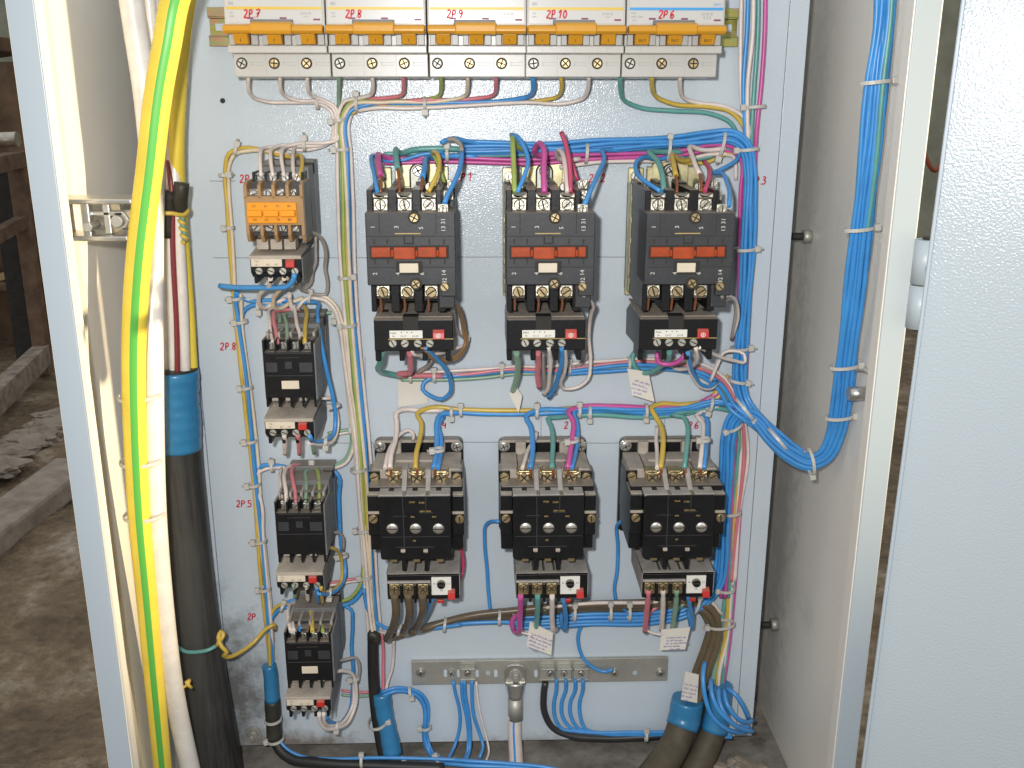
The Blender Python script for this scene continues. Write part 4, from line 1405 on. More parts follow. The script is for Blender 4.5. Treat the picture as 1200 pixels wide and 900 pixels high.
q0, q1, a0, a1 = R1(289.5, 237.5, 347.5, 262, 94)
of = MB().box(q0, q1, a0, a1, 90, 93.5)
w_ = (q1 - q0) / 3
for k in range(3):
    of.box(q0 + k * w_ + 0.6, q0 + (k + 1) * w_ - 0.8, a0 + 6, a1 - 6, 93, 98)
fr = of.build('orange_front', 'orange', C1, bevel=0.8)
tx = []
for k, (a, b) in enumerate((('53', '54'), ('61', '62'), ('73', '74'), ('83', '84'))):
    tx.append((a, q0 + 6 + k * (q1 - q0 - 12) / 3, a1 - 3, 93.7, 2.2, 0))
    tx.append((b, q0 + 6 + k * (q1 - q0 - 12) / 3, a0 + 3, 93.7, 2.2, 0))
lettering('contact_number', tx, 'dark', fr)
for k in range(4):
    for py in (228, 266.5):
        s_ = L1(297 + k * 14.6 + (py > 250) * 3, py, 82)
        tcl = MB().box(s_[0] - 4.4, s_[0] + 4.4, s_[1] - 4.4, s_[1] + 4.4, 72, 79).build('terminal_clamp', 'steel', C1, bevel=0.7)
        screw(tcl, s_[0], s_[1], 78.6, 4.0, 'steel', 2.2)
    s_ = L1(305.5 + k * 14.2, 208, 60)
    tcl = MB().box(s_[0] - 4, s_[0] + 4, s_[1] - 4, s_[1] + 4, 50, 58).build('terminal_clamp', 'steel', C1, bevel=0.7)
    screw(tcl, s_[0], s_[1], 57.6, 3.6, 'steel', 2)
for k in range(5):
    s_ = L1(298.5 + k * 14.2, 208, 62)
    MB().box(s_[0] - 1.3, s_[0] + 1.3, s_[1] - 9, s_[1] + 5, 40, 66).build('barrier', 'black', C1, bevel=0.5)
for k in range(3):
    s_ = L1(308 + 16 * k, 284, 76)
    MB().box(s_[0] - 5, s_[0] + 5, s_[1] - 6, s_[1] + 3, 62, 78).build('link_shroud', 'dusty', C1, bevel=0.6)
# ------------------------------------------------------------------ wiring; every wire follows the photograph, points are px,py,depth in mm
W = wire
# wires out of the breakers: (colour, drop, label)
LV = "392,142,9 394,160,9"
g1 = 'beige wires from the leftmost breaker'
W('white', "291,88,45 291,104,34 297,114,20 312,119,11 345,120,9 376,122,9 388,130,9 391,148,9 388,166,9 376,172,10 350,176,11 330,172,14 312,173,22 305,180,45 306,207,64", 'beige wire from the left pole of the leftmost breaker down to the orange-fronted contactor', 1.7)
W('white', "328,88,45 329,104,34 334,112,20 350,118,12 376,119,12 390,126,12 394,146,11 391,164,12 380,169,13 350,171,14 332,170,16 320,174,28 317,184,48 320,207,64", 'beige wire from the middle pole of the leftmost breaker', 1.7)
W('white', "360,88,45 361,104,34 366,112,20 378,117,14 392,124,13 397,144,12 395,164,13 384,167,15 352,168,16 338,171,22 330,178,42 333,207,64", 'beige wire from the right pole of the leftmost breaker', 1.7)
down = "401,140,{d} 402,180,{d} 404,240,{d} 406,300,{d} 409,350,{d} 413,400,{d} 418,460,{d} 423,520,{d} 428,580,{d} 431,640,{d} 434,690,{d} 437,730,{d} 439,752,{d}"
def vroute(start, bendx, bendy, dx, d, color, label, r=1.8):
    """from a breaker pole left along the bundle and down the long vertical trunk"""
    s_ = start + f" {bendx},{bendy},{d}"
    path = pts(s_)
    for q in down.format(d=d).split():
        a, b, c = [float(k) for k in q.split(',')]
        w_ = math.sin(b * 0.021 + dx) * 0.9
        path.append(P(a + dx + w_, b, c))
    W(color, path, label, r)
vroute("397,88,45 397,104,30 397,116,14", 397, 128, -4, 7, 'green', 'pale green wire from the left pole of the second breaker')
vroute("436,88,45 437,102,34 433,112,18 420,115,13", 405, 118, -7, 12, 'white', 'beige wire from the middle pole of the second breaker')
vroute("472,88,45 473,102,32 470,112,16 450,115,12", 408, 121, -1, 5, 'pink', 'pink wire from the right pole of the second breaker')
vroute("516,88,45 517,102,32 513,113,16 490,117,9 450,119,9", 407, 124, -2, 13, 'ygreen', 'green wire from the left pole of the middle breaker')
vroute("548,88,45 548,102,34 544,113,17 520,118,13 450,120,14", 409, 126, 2, 14, 'cream', 'beige wire from the middle pole of the middle breaker')
vroute("581,88,45 581,104,32 577,112,16 550,116,10 500,117,13 450,121,10", 412, 128, 3, 5, 'pink', 'pink wire from the right pole of the middle breaker')
vroute("624,88,45 625,104,32 619,113,16 600,117,11 540,120,9 480,121,11 430,123,10", 411, 130, 4, 13, 'blue', 'blue wire from the left pole of the fourth breaker', 2.1)
vroute("657,88,45 658,104,32 652,114,16 630,118,11 560,122,9 480,124,9 430,126,9", 413, 132, 0, 11, 'yellow', 'yellow wire from the middle pole of the fourth breaker')
vroute("690,88,45 689,104,32 682,116,16 664,121,12 620,120,12 560,123,13 480,127,11 430,128,12", 412, 134, 9, 9, 'white', 'beige wire from the right pole of the fourth breaker, lowest of the bundle')
RT = "873,260,{d} 872,340,{d} 869,420,{d} 866,500,{d} 862,580,{d} 858,650,{d} 854,700,{d} 849,750,{d}"
def rroute(start, dx, d, color, label, r=2.0, end=''):
    path = pts(start)
    for q in RT.format(d=d).split():
        a, b, c = [float(k) for k in q.split(',')]
        path.append(P(a + dx + math.sin(b * 0.017 + dx * 2) * 0.8, b, c))
    path += pts(end) if end else []
    W(color, path, label, r)
rroute("727,88,45 727,104,32 732,118,16 750,126,9 790,130,9 835,134,9 856,144,9 866,165,8 872,200,8", -4, 7, 'teal', 'teal wire from the left pole of the blue-striped breaker', 2.1, "847,790,14 846,806,16")
rroute("764,88,45 764,102,32 770,114,16 790,122,11 830,125,11 856,131,11 870,146,10 876,170,9 877,200,8", 0, 8, 'yellow', 'yellow wire from the middle pole of the blue-striped breaker', 2.1, "841,790,16 840,806,18")
rroute("797,88,45 797,104,32 803,116,16 820,121,11 850,125,12 872,138,12 880,160,10 880,200,8", 3, 8, 'white', 'beige wire from the right pole of the blue-striped breaker', 1.9, "843,790,18 842,806,20")
for k, (c, xs, dd, lab) in enumerate((('white', (869, 868, 868, 872, 876), 10, 'pale wire coming down beside the rail end, leftmost of the corner run'),
                                   ('blue', (877, 875, 871, 873, 877), 13, 'blue wire coming down beside the rail end, between two pale ones'),
                                   ('white', (883, 882, 876, 876, 879), 14, 'pale wire right of the blue one beside the rail end'),
                                   ('teal', (889, 888, 884, 881, 881), 11, 'teal wire coming down the corner left of the magenta one'),
                                   ('magenta', (897, 896, 892, 887, 884), 12, 'magenta wire coming down the corner, rightmost of its run'))):
    W(c, f"{xs[0]},-12,{dd} {xs[1]},40,{dd} {xs[2]},100,{dd} {xs[3]},150,{dd} {xs[4]},215,{dd-4} {874+k*1.5},300,6 {870+k*1.5},400,6 {866+k*1.5},500,6 {861+k*1.5},600,6 {856+k*1.2},690,6 {848+k*1.5},760,8 {843+k},806,14", lab, 2.0)

# the blue bundle: top run -> corner -> wall, and wall -> lower run
BL = 'blue wires of the thick wall bundle'
top = "541,176,9 600,176,9 650,177,9 700,174,9 750,171,9 800,168,9 835,164,10 856,163,12 869,172,13 874,195,13 874,240,13 872,300,13 868,360,13 864,410,13 863,445,14 868,468,16 884,490,28 905,511,46 928,530,68 948,539,84 964,532,93 976,508,100 982,480,108 987,440,117 996,360,130 1007,270,141 1016,180,147 1025,95,150 1033,30,151 1036,-20,151"
bundle(top, [('blue', a, b, 'blue wire from the upper contactors turning down the right trunk and up the wall', BL) for a, b in
             ((-5.5, 2), (-1.8, 2.5), (2, 2), (-7.2, 5.2), (-3.5, 5.6), (0.3, 5.6))], 1.95)
low = "600,727,9 640,727,10 700,724,10 760,722,10 800,716,10 824,702,11 838,684,12 844,655,12 846,620,12 848,580,12 850,540,12 853,510,13 862,488,16 882,489,30 903,511,50 926,531,72 948,541,88 966,533,97 978,508,104 985,480,112 990,440,121 999,360,134 1010,270,144 1019,180,150 1028,95,153 1035,30,154 1037,-20,154"
bundle(low, [('blue', a, b, 'blue wire from the lower bundle climbing the right trunk to the wall', 'blue wires climbing from the lower bundle') for a, b in
             ((-5.5, 2), (-1.5, 2.6), (2.5, 2), (6, 2.4), (0.5, 6), (4.5, 6))], 2.15)
bundle("1007,270,146 1016,180,152 1025,95,155 1031,30,156 1034,-20,156", [('teal', 5, 6, 'grey-green wire among the blue ones on the cabinet wall', '')], 2.0)
bundle("450,187,12 500,186,9 560,188,9 620,188,9 680,184,9 740,182,9 800,177,9 845,172,9 866,180,9 870,230,8 868,320,8 866,400,8 864,460,8 858,540,8 852,640,8 848,700,8",
       [('magenta', 2.5, 1, 'lower magenta wire of the top run above the contactors', ''), ('magenta', -1.5, 2, 'upper magenta wire of the top run above the contactors', ''),
        ('teal', -4.5, 0.5, 'teal wire of the top run above the contactors', '')], 1.9)
bundle("655,190,12 690,186,9 740,184,9 800,181,9 840,175,9 862,180,8 866,210,7", [('white', 4, 1, 'beige wire under the blue ones of the top run', '')], 1.9)
bundle("796,188,14 812,190,9 832,188,9 852,180,9 868,182,8 873,210,7", [('yellow', 0.5, 1, 'yellow wire below the top run at the right contactor', ''), ('teal', -3, 0.5, 'teal wire just above the yellow one at the right contactor', '')], 1.8)

def cu(path, parent_label=None):
    return cat_rom(pts(path))
def bare(px0, py0, d0, px1, py1, d1, label, n=2):
    """twisted bare strands between the insulation and the clamp"""
    a, b = P(px0, py0, d0), P(px1, py1, d1)
    o = tube('bare_strand', cat_rom([a, (a + b) / 2 + Vector((0.0006, 0, 0)), b], 0.003), 0.0014, 'copper', sides=6)
    tag(o, label, 'copper strand')

# drops to the upper contactors
W('magenta', "500,186,10 462,187,12 446,182,24 443,181,36 444,192,55 446,206,72", 'pinkish magenta wire hooked over into the left clamp of the left contactor', 2.6)
bare(446, 205, 71, 446, 226, 86, 'bare copper end below the magenta wire of the left contactor')
W('blue', "520,178,12 490,182,14 470,188,14 450,188,16 438,182,26 435,186,42 438,202,64 442,224,86", 'blue wire curling into the left clamp of the left contactor', 1.9)
W('teal', "541,175,10 510,174,12 482,176,14 470,180,24 464,175,38 464,184,50 466,198,66", 'green wire hooked over the middle clamp of the left contactor', 2.6)
bare(466, 197, 65, 468, 226, 86, 'bare copper end below the green wire of the left contactor')
W('blue', "560,183,10 525,183,12 505,185,18 499,187,34 498,196,54 495,208,72", 'short blue wire end above the right clamp of the left contactor', 2.6)
bare(495, 207, 71, 493, 226, 86, 'bare copper end below the short blue wire')
W('ygreen', "505,178,24 509,184,34 516,200,44 521,214,48", 'thin yellow-green wire at the auxiliary side of the left contactor', 1.5)
W('yellow', "510,186,22 508,178,38 513,181,52 515,195,66 510,210,78 502,225,86", 'ochre wire arching into the right clamp of the left contactor', 2.0)
W('blue', "700,171,10 640,172,10 590,173,10 560,168,14 545,165,20 530,162,30 517,167,40", 'blue wire with a free curled end over the left contactor', 2.0)
W('grey', "520,165,32 532,163,38 540,170,44 541,180,52", 'grey bent wire end above the left contactor', 2.0)
W('blue', "541,178,50 540,192,64 534,210,84 524,230,102 521,238,108", 'blue wire slanting to the auxiliary terminal of the left contactor', 2.2)
W('ygreen', "620,176,10 606,172,28 601,160,44 601,170,56 602,195,72 603,226,88", 'olive wire rising over the top run into the left clamp of the middle contactor', 2.4)
W('blue', "599,158,42 606,160,50 614,172,60 619,188,70 615,205,80 606,226,88", 'blue wire arching into the left clamp of the middle contactor', 2.0)
W('magenta', "690,181,10 650,180,16 630,182,24 626,177,34 632,168,46 637,174,58 637,200,74 638,226,88", 'magenta wire looped over into the middle clamp of the middle contactor', 2.7)
W('white', "680,186,12 662,188,18 653,184,28 655,176,42 659,180,54 663,200,72 665,226,88", 'beige wire bent over into the right clamp of the middle contactor', 2.2)
W('crimson', "658,155,58 663,170,64 667,190,74 669,226,88", 'crimson wire standing up from the right clamp of the middle contactor', 2.1)
W('crimson', "665,176,44 670,190,48 677,212,52", 'short crimson wire slanting behind the right clamp of the middle contactor', 1.7)
W('blue', "760,171,10 720,176,14 706,176,24 708,184,40 700,206,74 690,228,100 685,240,108", 'blue wire slanting to the auxiliary terminal of the middle contactor', 2.2)
W('blue', "790,181,10 772,187,16 755,184,28 745,192,44 747,204,58 758,214,74 774,224,88", 'blue wire looping round the left side of the right contactor', 2.0)
W('teal', "800,178,10 770,178,20 760,178,32 770,188,50 776,205,70 778,224,86", 'teal wire bent into the left clamp of the right contactor', 2.4)
W('yellow', "810,188,10 797,188,20 788,181,34 789,190,52 792,206,70", 'amber wire bent down to the middle clamp of the right contactor', 2.4)
bare(792, 205, 69, 793, 226, 86, 'bare copper end below the amber wire of the right contactor')
W('white', "850,174,12 825,176,14 808,172,28 811,182,44 816,196,60 820,204,68", 'beige wire bent down to the right clamp of the right contactor', 2.2)
bare(820, 203, 67, 822, 224, 86, 'bare copper end below the beige wire of the right contactor')
W('crimson', "825,189,40 831,198,56 830,212,74 826,224,86", 'short crimson wire curling into the right clamp of the right contactor', 2.1)
W('blue', "868,176,12 864,186,16 850,196,28 836,203,44 846,203,56 852,215,74 855,232,100 854,242,108", 'blue wire running back from the trunk to the auxiliary terminal of the right contactor', 1.9)

# run under the upper contactors
bundle("470,441,11 520,441,9 560,438,9 600,434,9 650,434,9 700,429,9 750,425,9 790,427,9 825,434,10 846,448,11 858,470,12 866,490,14 870,520,8 862,600,7 855,680,7",
       [('white', -4.5, 1, 'beige wire on top of the run under the upper contactors', ''), ('pink', -1.5, 3, 'pink wire in the run under the upper contactors', ''),
        ('green', 3.5, 1, 'green wire lowest in the run under the upper contactors', '')], 1.8)
bundle("505,440,10 560,438,9 600,435,9 650,435,9 700,430,9 750,426,9 790,428,9 825,436,11 846,452,14 858,472,16 880,490,28 905,512,44",
       [('blue', 0, 1.5, 'blue wire in the run under the upper contactors', 'blue wires in the run under the upper contactors')], 2.1)
bundle("660,434,10 700,430,9 750,427,9 790,429,9 825,437,11 846,453,14 858,474,16 880,492,28 905,513,44",
       [('blue', 3.6, 3.5, 'blue wire in the run under the upper contactors', 'blue wires in the run under the upper contactors'),
        ('blue', -0.5, 5, 'blue wire in the run under the upper contactors', 'blue wires in the run under the upper contactors')], 2.1)
W('teal', "447,413,76 446,424,66 443,432,48 452,437,24 470,441,13", 'green wire bending out of the left overload relay of the upper row', 2.9)
W('pink', "480,413,82 481,426,68 479,437,48 468,438,38 470,440,24 500,440,13 520,441,11", 'pink wire bending out of the left overload relay of the upper row', 2.7)
W('grey', "505,422,40 500,430,26 490,437,16 500,440,10", 'grey wire end behind the left overload relay of the upper row', 2.2)
W('white', "482,408,90 484,414,88 492,416,78 515,414,60 535,408,42 547,402,32 549,395,26 540,390,30", 'beige wire from the left overload relay toward its auxiliary side', 1.6)
W('tanw', "496,407,92 502,415,86 518,421,66 535,417,52 545,404,42 543,388,46 539,368,66 530,352,92 521,343,112", 'brown wire curving round the right side of the left overload relay', 1.5)
W('tanw', "494,407,92 502,417,80 520,423,62 538,418,48 547,403,38 545,386,42 540,365,62 529,349,94 520,341,112", 'second brown wire beside the left overload relay, the outer one', 1.4)
W('grey', "520,344,110 526,352,92 532,368,66 534,384,48 541,394,34 548,398,28", 'grey wire hanging from the auxiliary terminal of the left contactor', 1.4)
W('blue', "498,407,92 506,415,82 519,428,64 528,448,42 527,461,32 517,468,26 505,464,20 495,456,16 497,448,13 508,442,11 530,441,10", 'blue wire looping below the left overload relay', 2.1)
W('green', "605,413,84 607,425,70 606,440,52 603,452,34 601,458,24", 'green wire hanging out of the middle overload relay', 2.9)
W('pink', "630,413,86 631,425,72 630,440,54 632,454,40", 'pink wire hanging out of the middle overload relay', 2.7)
W('grey', "636,414,60 637,435,50 640,458,30 644,464,20 652,460,16", 'grey wire hooked below the middle overload relay', 1.7)
W('white', "643,407,92 645,420,80 644,440,60 641,458,40 637,462,30", 'beige wire hanging third from the left under the middle overload relay', 1.9)
W('blue', "658,407,92 659,420,80 655,438,58 649,456,38 643,466,26", 'blue wire hanging under the middle overload relay', 2.3)
W('white', "662,407,90 663,420,78 661,438,56 657,448,42 660,455,32 676,454,28 689,444,32 692,425,36 690,395,46 692,370,66 695,358,84 688,350,102 680,342,112", 'long beige wire looping up the right side of the middle overload relay', 1.8)
W('grey', "684,346,104 692,356,78 690,380,46 689,405,24 684,424,14 674,430,12", 'grey wire behind the long beige loop of the middle contactor', 1.6)
W('teal', "784,412,84 784,420,74 776,428,58 762,436,40 750,436,28 743,428,20 741,417,16 747,411,14 755,415,14", 'teal wire curling left out of the right overload relay', 2.6)
W('magenta', "770,413,72 771,424,72 784,427,74 796,423,80 802,416,86", 'magenta wire looping below the right overload relay', 2.2)
W('blue', "806,413,90 808,425,76 813,440,56 822,451,40 832,453,30 840,447,22", 'blue wire swinging below the right overload relay', 2.1)
W('white', "806,416,86 807,428,72 812,443,54 822,454,38 834,455,28 841,448,20", 'pale wire following the blue one below the right overload relay', 1.7)
W('white', "815,407,92 817,416,82 814,426,64 804,432,46 792,432,32 786,427,22", 'beige wire bent left below the right overload relay', 2.0)
W('white', "819,407,92 830,412,76 846,419,56 862,423,42 873,424,36 872,415,34 860,411,32 848,413,30 843,422,28 837,436,26 833,446,24", 'long pale wire looping across the trunk from the right overload relay', 1.7)
W('grey', "846,345,112 847,353,100 853,350,76 860,352,56 862,366,44 859,386,34 857,398,24", 'grey wire hanging beside the right overload relay', 1.6)
W('white', "844,341,112 847,348,100 855,347,78 863,354,56 865,372,40 858,396,24", 'pale wire hanging beside the right overload relay', 1.4)

# run above the lower contactors
W('white', "457,549,69 458,535,58 464,512,36 465,495,24 464,484,18 472,480,13 492,481,10 520,481,8", 'beige wire into the left clamp of the left black contactor, longer one', 2.5)
W('white', "451,549,69 453,538,58 460,520,36 470,508,22 479,504,18 484,508,18 484,516,16", 'beige wire bent to the coil terminal of the left black contactor', 1.9)
bundle("488,549,69 488,535,60 492,510,36 493,495,24 489,485,16 498,480,11 540,480,8 600,480,8 640,481,8 700,477,8 760,481,8 810,474,9 838,468,10 850,455,10", [('yellow', 0, 0.5, 'yellow wire from the left black contactor along the run above the lower row', '')], 2.4)
W('blue', "508,549,69 510,540,60 512,515,36 512,495,22 516,486,14 530,484,10 570,485,8 620,485,8 680,482,8 720,481,8 760,485,8 800,482,9 840,473,11 862,474,18 885,492,32 905,512,50", 'blue wire from the left black contactor along the run above the lower row', 2.6)
W('blue', "513,549,69 515,540,58 517,515,34 514,497,20 520,488,12", 'second blue wire into the right clamp of the left black contactor', 2.2)
W('white', "612,549,69 615,540,58 620,525,36 627,514,22 629,506,16", 'beige wire to the coil terminal of the middle black contactor', 1.9)
W('blue', "621,549,69 623,540,60 624,515,38 621,498,24 616,488,16 626,482,11 660,480,9 700,479,9 760,483,10 810,478,11 845,472,14 866,478,22 888,497,36 906,514,50", 'blue wire from the left clamp of the middle black contactor', 2.6)
W('teal', "647,549,69 647,540,60 648,515,36 646,500,22 642,491,16 655,489,10 700,486,8 750,489,8 800,485,8 840,478,8 862,484,7 860,560,7 852,680,7", 'teal wire from the middle clamp of the middle black contactor', 2.5)
W('magenta', "665,549,69 667,538,60 671,510,36 672,494,24 666,482,16 676,478,12 720,476,10 770,478,10 820,472,9 846,458,9 858,452,8", 'magenta wire from the right clamp of the middle black contactor', 2.7)
W('blue', "670,549,69 673,538,56 677,510,32 676,494,20 672,482,14 690,479,12 740,480,12 800,478,12 845,470,15 868,480,24 890,498,38 906,514,52", 'blue wire beside the magenta one above the middle black contactor', 2.1)
W('yellow', "774,549,69 776,535,60 777,512,42 775,500,30 767,486,20 763,478,15 770,474,11 800,474,9 830,468,9 846,452,9 854,440,9", 'amber wire into the left clamp of the right black contactor', 2.6)
W('white', "770,549,69 770,530,46 769,512,28 770,500,18", 'pale wire behind the amber one of the right black contactor', 2.0)
W('teal', "802,549,69 804,530,56 806,508,36 805,496,24 800,488,17 788,487,14 800,483,11 825,478,8 840,474,8", 'teal wire into the middle clamp of the right black contactor', 2.4)
W('white', "820,549,69 822,530,56 824,508,36 823,494,22 816,487,14 826,482,9 842,476,8", 'beige wire into the right clamp of the right black contactor', 2.3)
W('blue', "825,549,69 827,530,54 829,505,32 828,490,18 824,485,12", 'blue wire tied to the beige one above the right black contactor', 2.2)
for px, nm in ((457, 'left clamp of the left black contactor'), (488, 'middle clamp of the left black contactor'), (509, 'right clamp of the left black contactor'),
               (621, 'left clamp of the middle black contactor'), (647, 'middle clamp of the middle black contactor'), (665, 'right clamp of the middle black contactor'),
               (774, 'left clamp of the right black contactor'), (802, 'middle clamp of the right black contactor'), (820, 'right clamp of the right black contactor')):
    bare(px, 548, 69, px + 0.6, 559, 66, 'bare copper end entering the ' + nm)

# wires at the side of the lower contactors
W('blue', "586,611,22 575,611,16 569,616,11 568,632,8 571,670,8 573,700,8 576,716,10 588,723,11", 'long blue wire dropping left of the middle black contactor', 1.9)
W('blue', "728,611,22 723,616,12 724,640,8 723,670,8 720,692,8 723,706,9 734,716,11", 'long blue wire dropping left of the right black contactor', 1.9)
W('crimson', "538,631,36 541,645,34 543,660,32 541,674,34 537,682,40", 'crimson wire bowing out beside the left black contactor', 1.9)
W('blue', "762,722,12 730,728,11 700,727,10 684,731,8 678,742,7 678,756,7 684,772,7 698,784,8 712,787,10 718,784,12", 'blue wire swinging down from the lower run to the metal bar', 2.0)

# lower run
W('brown', "462,696,84 464,712,78 462,730,60 456,744,42 454,749,30 464,746,18 490,738,11 530,729,9 580,724,9 640,716,9 700,713,8 760,712,8 800,711,9 822,716,11 831,734,13 826,758,13 816,785,14 806,818,18 801,836,22", 'brown cable from the left relay terminal curving into the lower run', 4.0, cat='cable')
W('brown', "478,696,84 480,712,76 478,730,54 474,740,36 478,742,22 500,735,13 540,725,12 590,719,12 640,713,12 700,710,12 760,709,12 806,708,13 828,718,15 837,738,15 832,762,16 822,788,18 811,820,22 806,838,24", 'brown cable from the middle relay terminal curving into the lower run', 4.0, cat='cable')
W('brown', "495,696,84 496,712,76 492,728,52 488,738,34 494,738,22 515,731,15 550,722,14 600,716,14 650,711,14 700,708,14 770,706,14 812,705,15 834,714,16 842,738,16 838,764,18 828,790,20 818,822,24 810,838,26", 'brown cable from the right relay terminal curving into the lower run', 4.0, cat='cable')
W('blue', "505,702,78 501,716,58 495,730,32 492,736,20 510,735,14 540,731,16 580,729,17 620,729,16 660,726,16", 'blue wire from the left lower relay along the brown cables', 2.3)
W('blue', "426,690,14 432,716,14 442,730,16 456,737,16 480,738,16 510,736,18 540,732,20", 'blue wire from the vertical trunk joining the lower run', 2.0)
W('white', "640,712,16 690,707,16 760,706,16 800,704,14 826,700,10 846,720,8", 'beige wire on top of the lower run', 2.0)
W('green', "600,719,16 616,716,14 640,714,16", 'short green wire piece in the lower run under the middle relay', 2.0)
W('pink', "757,738,30 762,718,16 790,704,14 818,704,12 836,712,10 842,740,10 838,790,14", 'pink wire leaving the lower run down the right trunk', 1.9)
W('green', "789,718,16 806,704,14 824,706,13 838,722,12 843,742,12 838,780,15 834,806,18", 'green wire leaving the lower run down the right trunk', 2.6)
W('magenta', "610,698,84 610,712,74 609,728,60 608,740,46 603,740,36 600,728,22 606,718,14", 'magenta wire hanging from the middle lower relay', 2.8)
W('teal', "630,698,84 630,712,74 629,728,58 628,738,46", 'green wire hanging from the middle lower relay behind the card', 2.7)
W('white', "647,698,84 647,712,74 647,726,60 649,738,46 652,736,36", 'beige wire hanging from the middle lower relay', 2.6)
W('blue', "660,702,76 662,714,66 663,728,52 661,738,42 658,732,32 658,718,18", 'blue wire hooked under the middle lower relay', 2.2)
W('pink', "760,691,84 759,706,74 757,724,58 756,740,42", 'pink wire hanging from the right lower relay', 2.8)
W('white', "777,691,84 777,708,74 776,726,58 775,738,44", 'beige wire hanging from the right lower relay behind the card', 2.6)
W('green', "793,691,84 792,708,72 790,724,58 788,736,44", 'green wire hanging from the right lower relay', 2.7)
W('blue', "806,697,78 808,708,70 811,722,54 810,736,42 808,726,28 806,714,18", 'blue wire hooked under the right lower relay', 2.1)

# earth bar wires
W('black', "639,799,10 637,815,9 638,835,9 648,853,10 668,862,11 700,865,11 750,864,12 800,860,14", 'thick black wire below the metal bar', 3.6, cat='cable')
for k, (xa, xb, xc, nm) in enumerate(((652, 649, 652, 'first'), (663, 658, 664, 'second'), (674, 668, 672, 'third'), (683, 679, 680, 'fourth'))):
    W('blue', f"{xa},796,14 {xa},808,12 {xb},824,10 {xb+1},840,11 {xc+5},853,13 {xc+25},{857+k*0.8},14 740,{858+k},14 790,{858+k},15 830,{860+k},18 858,{861+k},24", f'{nm} wavy blue wire from the left under the right end of the metal bar', 2.0)
W('blue', "531,798,8 533,810,8 538,830,8 538,856,8 532,876,14 526,888,30 522,896,40", 'single blue wire under the left screw of the metal bar', 1.8)
W('blue', "544,797,12 545,815,10 549,838,9 551,862,9 550,880,16 546,892,32", 'blue wire left of the pair under the small bar clamp', 2.0)
W('blue', "541,797,11 542,818,9 547,842,8 549,866,9 547,884,18 540,895,34", 'blue wire nearest the bolt under the small bar clamp', 1.9)
W('blue', "553,797,12 553,815,10 555,838,9 562,860,9 566,874,14 562,888,28", 'blue wire right of the pair under the small bar clamp', 1.9)
W('white', "558,799,9 560,820,8 564,842,7 570,864,8 573,880,14 569,893,30", 'thin white wire right of the small bar clamp', 1.3)
bundle("448,813,22 462,808,20 478,809,15 490,814,12 498,826,10 499,845,10 498,862,10 503,879,16 514,890,32 535,893,44 590,896,52 650,904,62 720,925,75", [('blue', -2.4, 0, 'blue wire of the run bending down from the blue-taped cable', 'blue wires of the bending run'), ('blue', 1.8, 0.5, 'blue wire of the run bending down from the blue-taped cable', 'blue wires of the bending run'), ('blue', 0, 3.6, 'blue wire of the run bending down from the blue-taped cable', 'blue wires of the bending run')], 2.0)
W('blue', "322,858,20 332,874,26 352,886,34 380,889,38 440,888,40 500,889,42 560,892,46 630,902,56 700,925,70", 'blue wire lying along the cabinet floor at the left', 1.9)

# left trunk
LT = [(276, 345), (279, 380), (284, 420), (289, 460), (293, 500), (297, 540), (301, 585), (305, 630), (309, 675), (313, 720), (316, 760), (317, 788)]
def ltrunk(color, head, dx, d, label, r=1.8, from_y=0):
    path = pts(head)
    for a, b in LT:
        if b > from_y:
            path.append(P(a + dx * (1 - max(0, b - 700) / 160) + math.sin(b * 0.03 + dx) * 0.8, b, d))
    W(color, path, label, r)
ltrunk('yellow', "352,207,62 354,192,46 352,182,30 340,184,16 320,180,12 300,174,10 280,174,9 268,180,9 264,198,8 266,240,8 270,300,8", -3, 8, 'yellow wire round the left of the orange-fronted contactor, outer one', 1.9)
ltrunk('cream', "340,182,12 310,176,12 290,177,11 276,180,11 269,192,10 268,215,9 271,260,9 274,310,9", 0, 9, 'cream wire beside the yellow one in the left trunk')
ltrunk('blue', "358,356,14 340,357,12 310,357,10 295,358,9 286,364,9 283,374,9", 3, 9, 'blue wire of the left trunk turning in above the second small contactor', 2.1, 378)
ltrunk('blue', "345,352,12 310,352,12 290,352,10 279,345,12 277,340,13", 1, 12, 'blue wire of the left trunk passing the cream wires', 2.0)
ltrunk('cream', "330,354,12 300,353,10 288,350,10 281,346,9", 5, 10, 'cream wire of the left trunk leaving above the second small contactor', 1.7)
ltrunk('white', "350,552,16 330,548,14 310,550,11 301,556,10 299,570,10", 4, 12, 'beige wire of the left trunk turning in above the third small contactor', 1.8, 575)
ltrunk('blue', "365,712,16 345,710,14 328,714,12 319,724,11", 3, 13, 'blue wire of the left trunk turning in above the lowest small contactor', 2.0, 735)
ltrunk('yellow', "345,708,16 330,708,14 320,716,12 316,730,11", 1, 15, 'yellow wire of the left trunk turning in above the lowest small contactor', 1.8, 735)

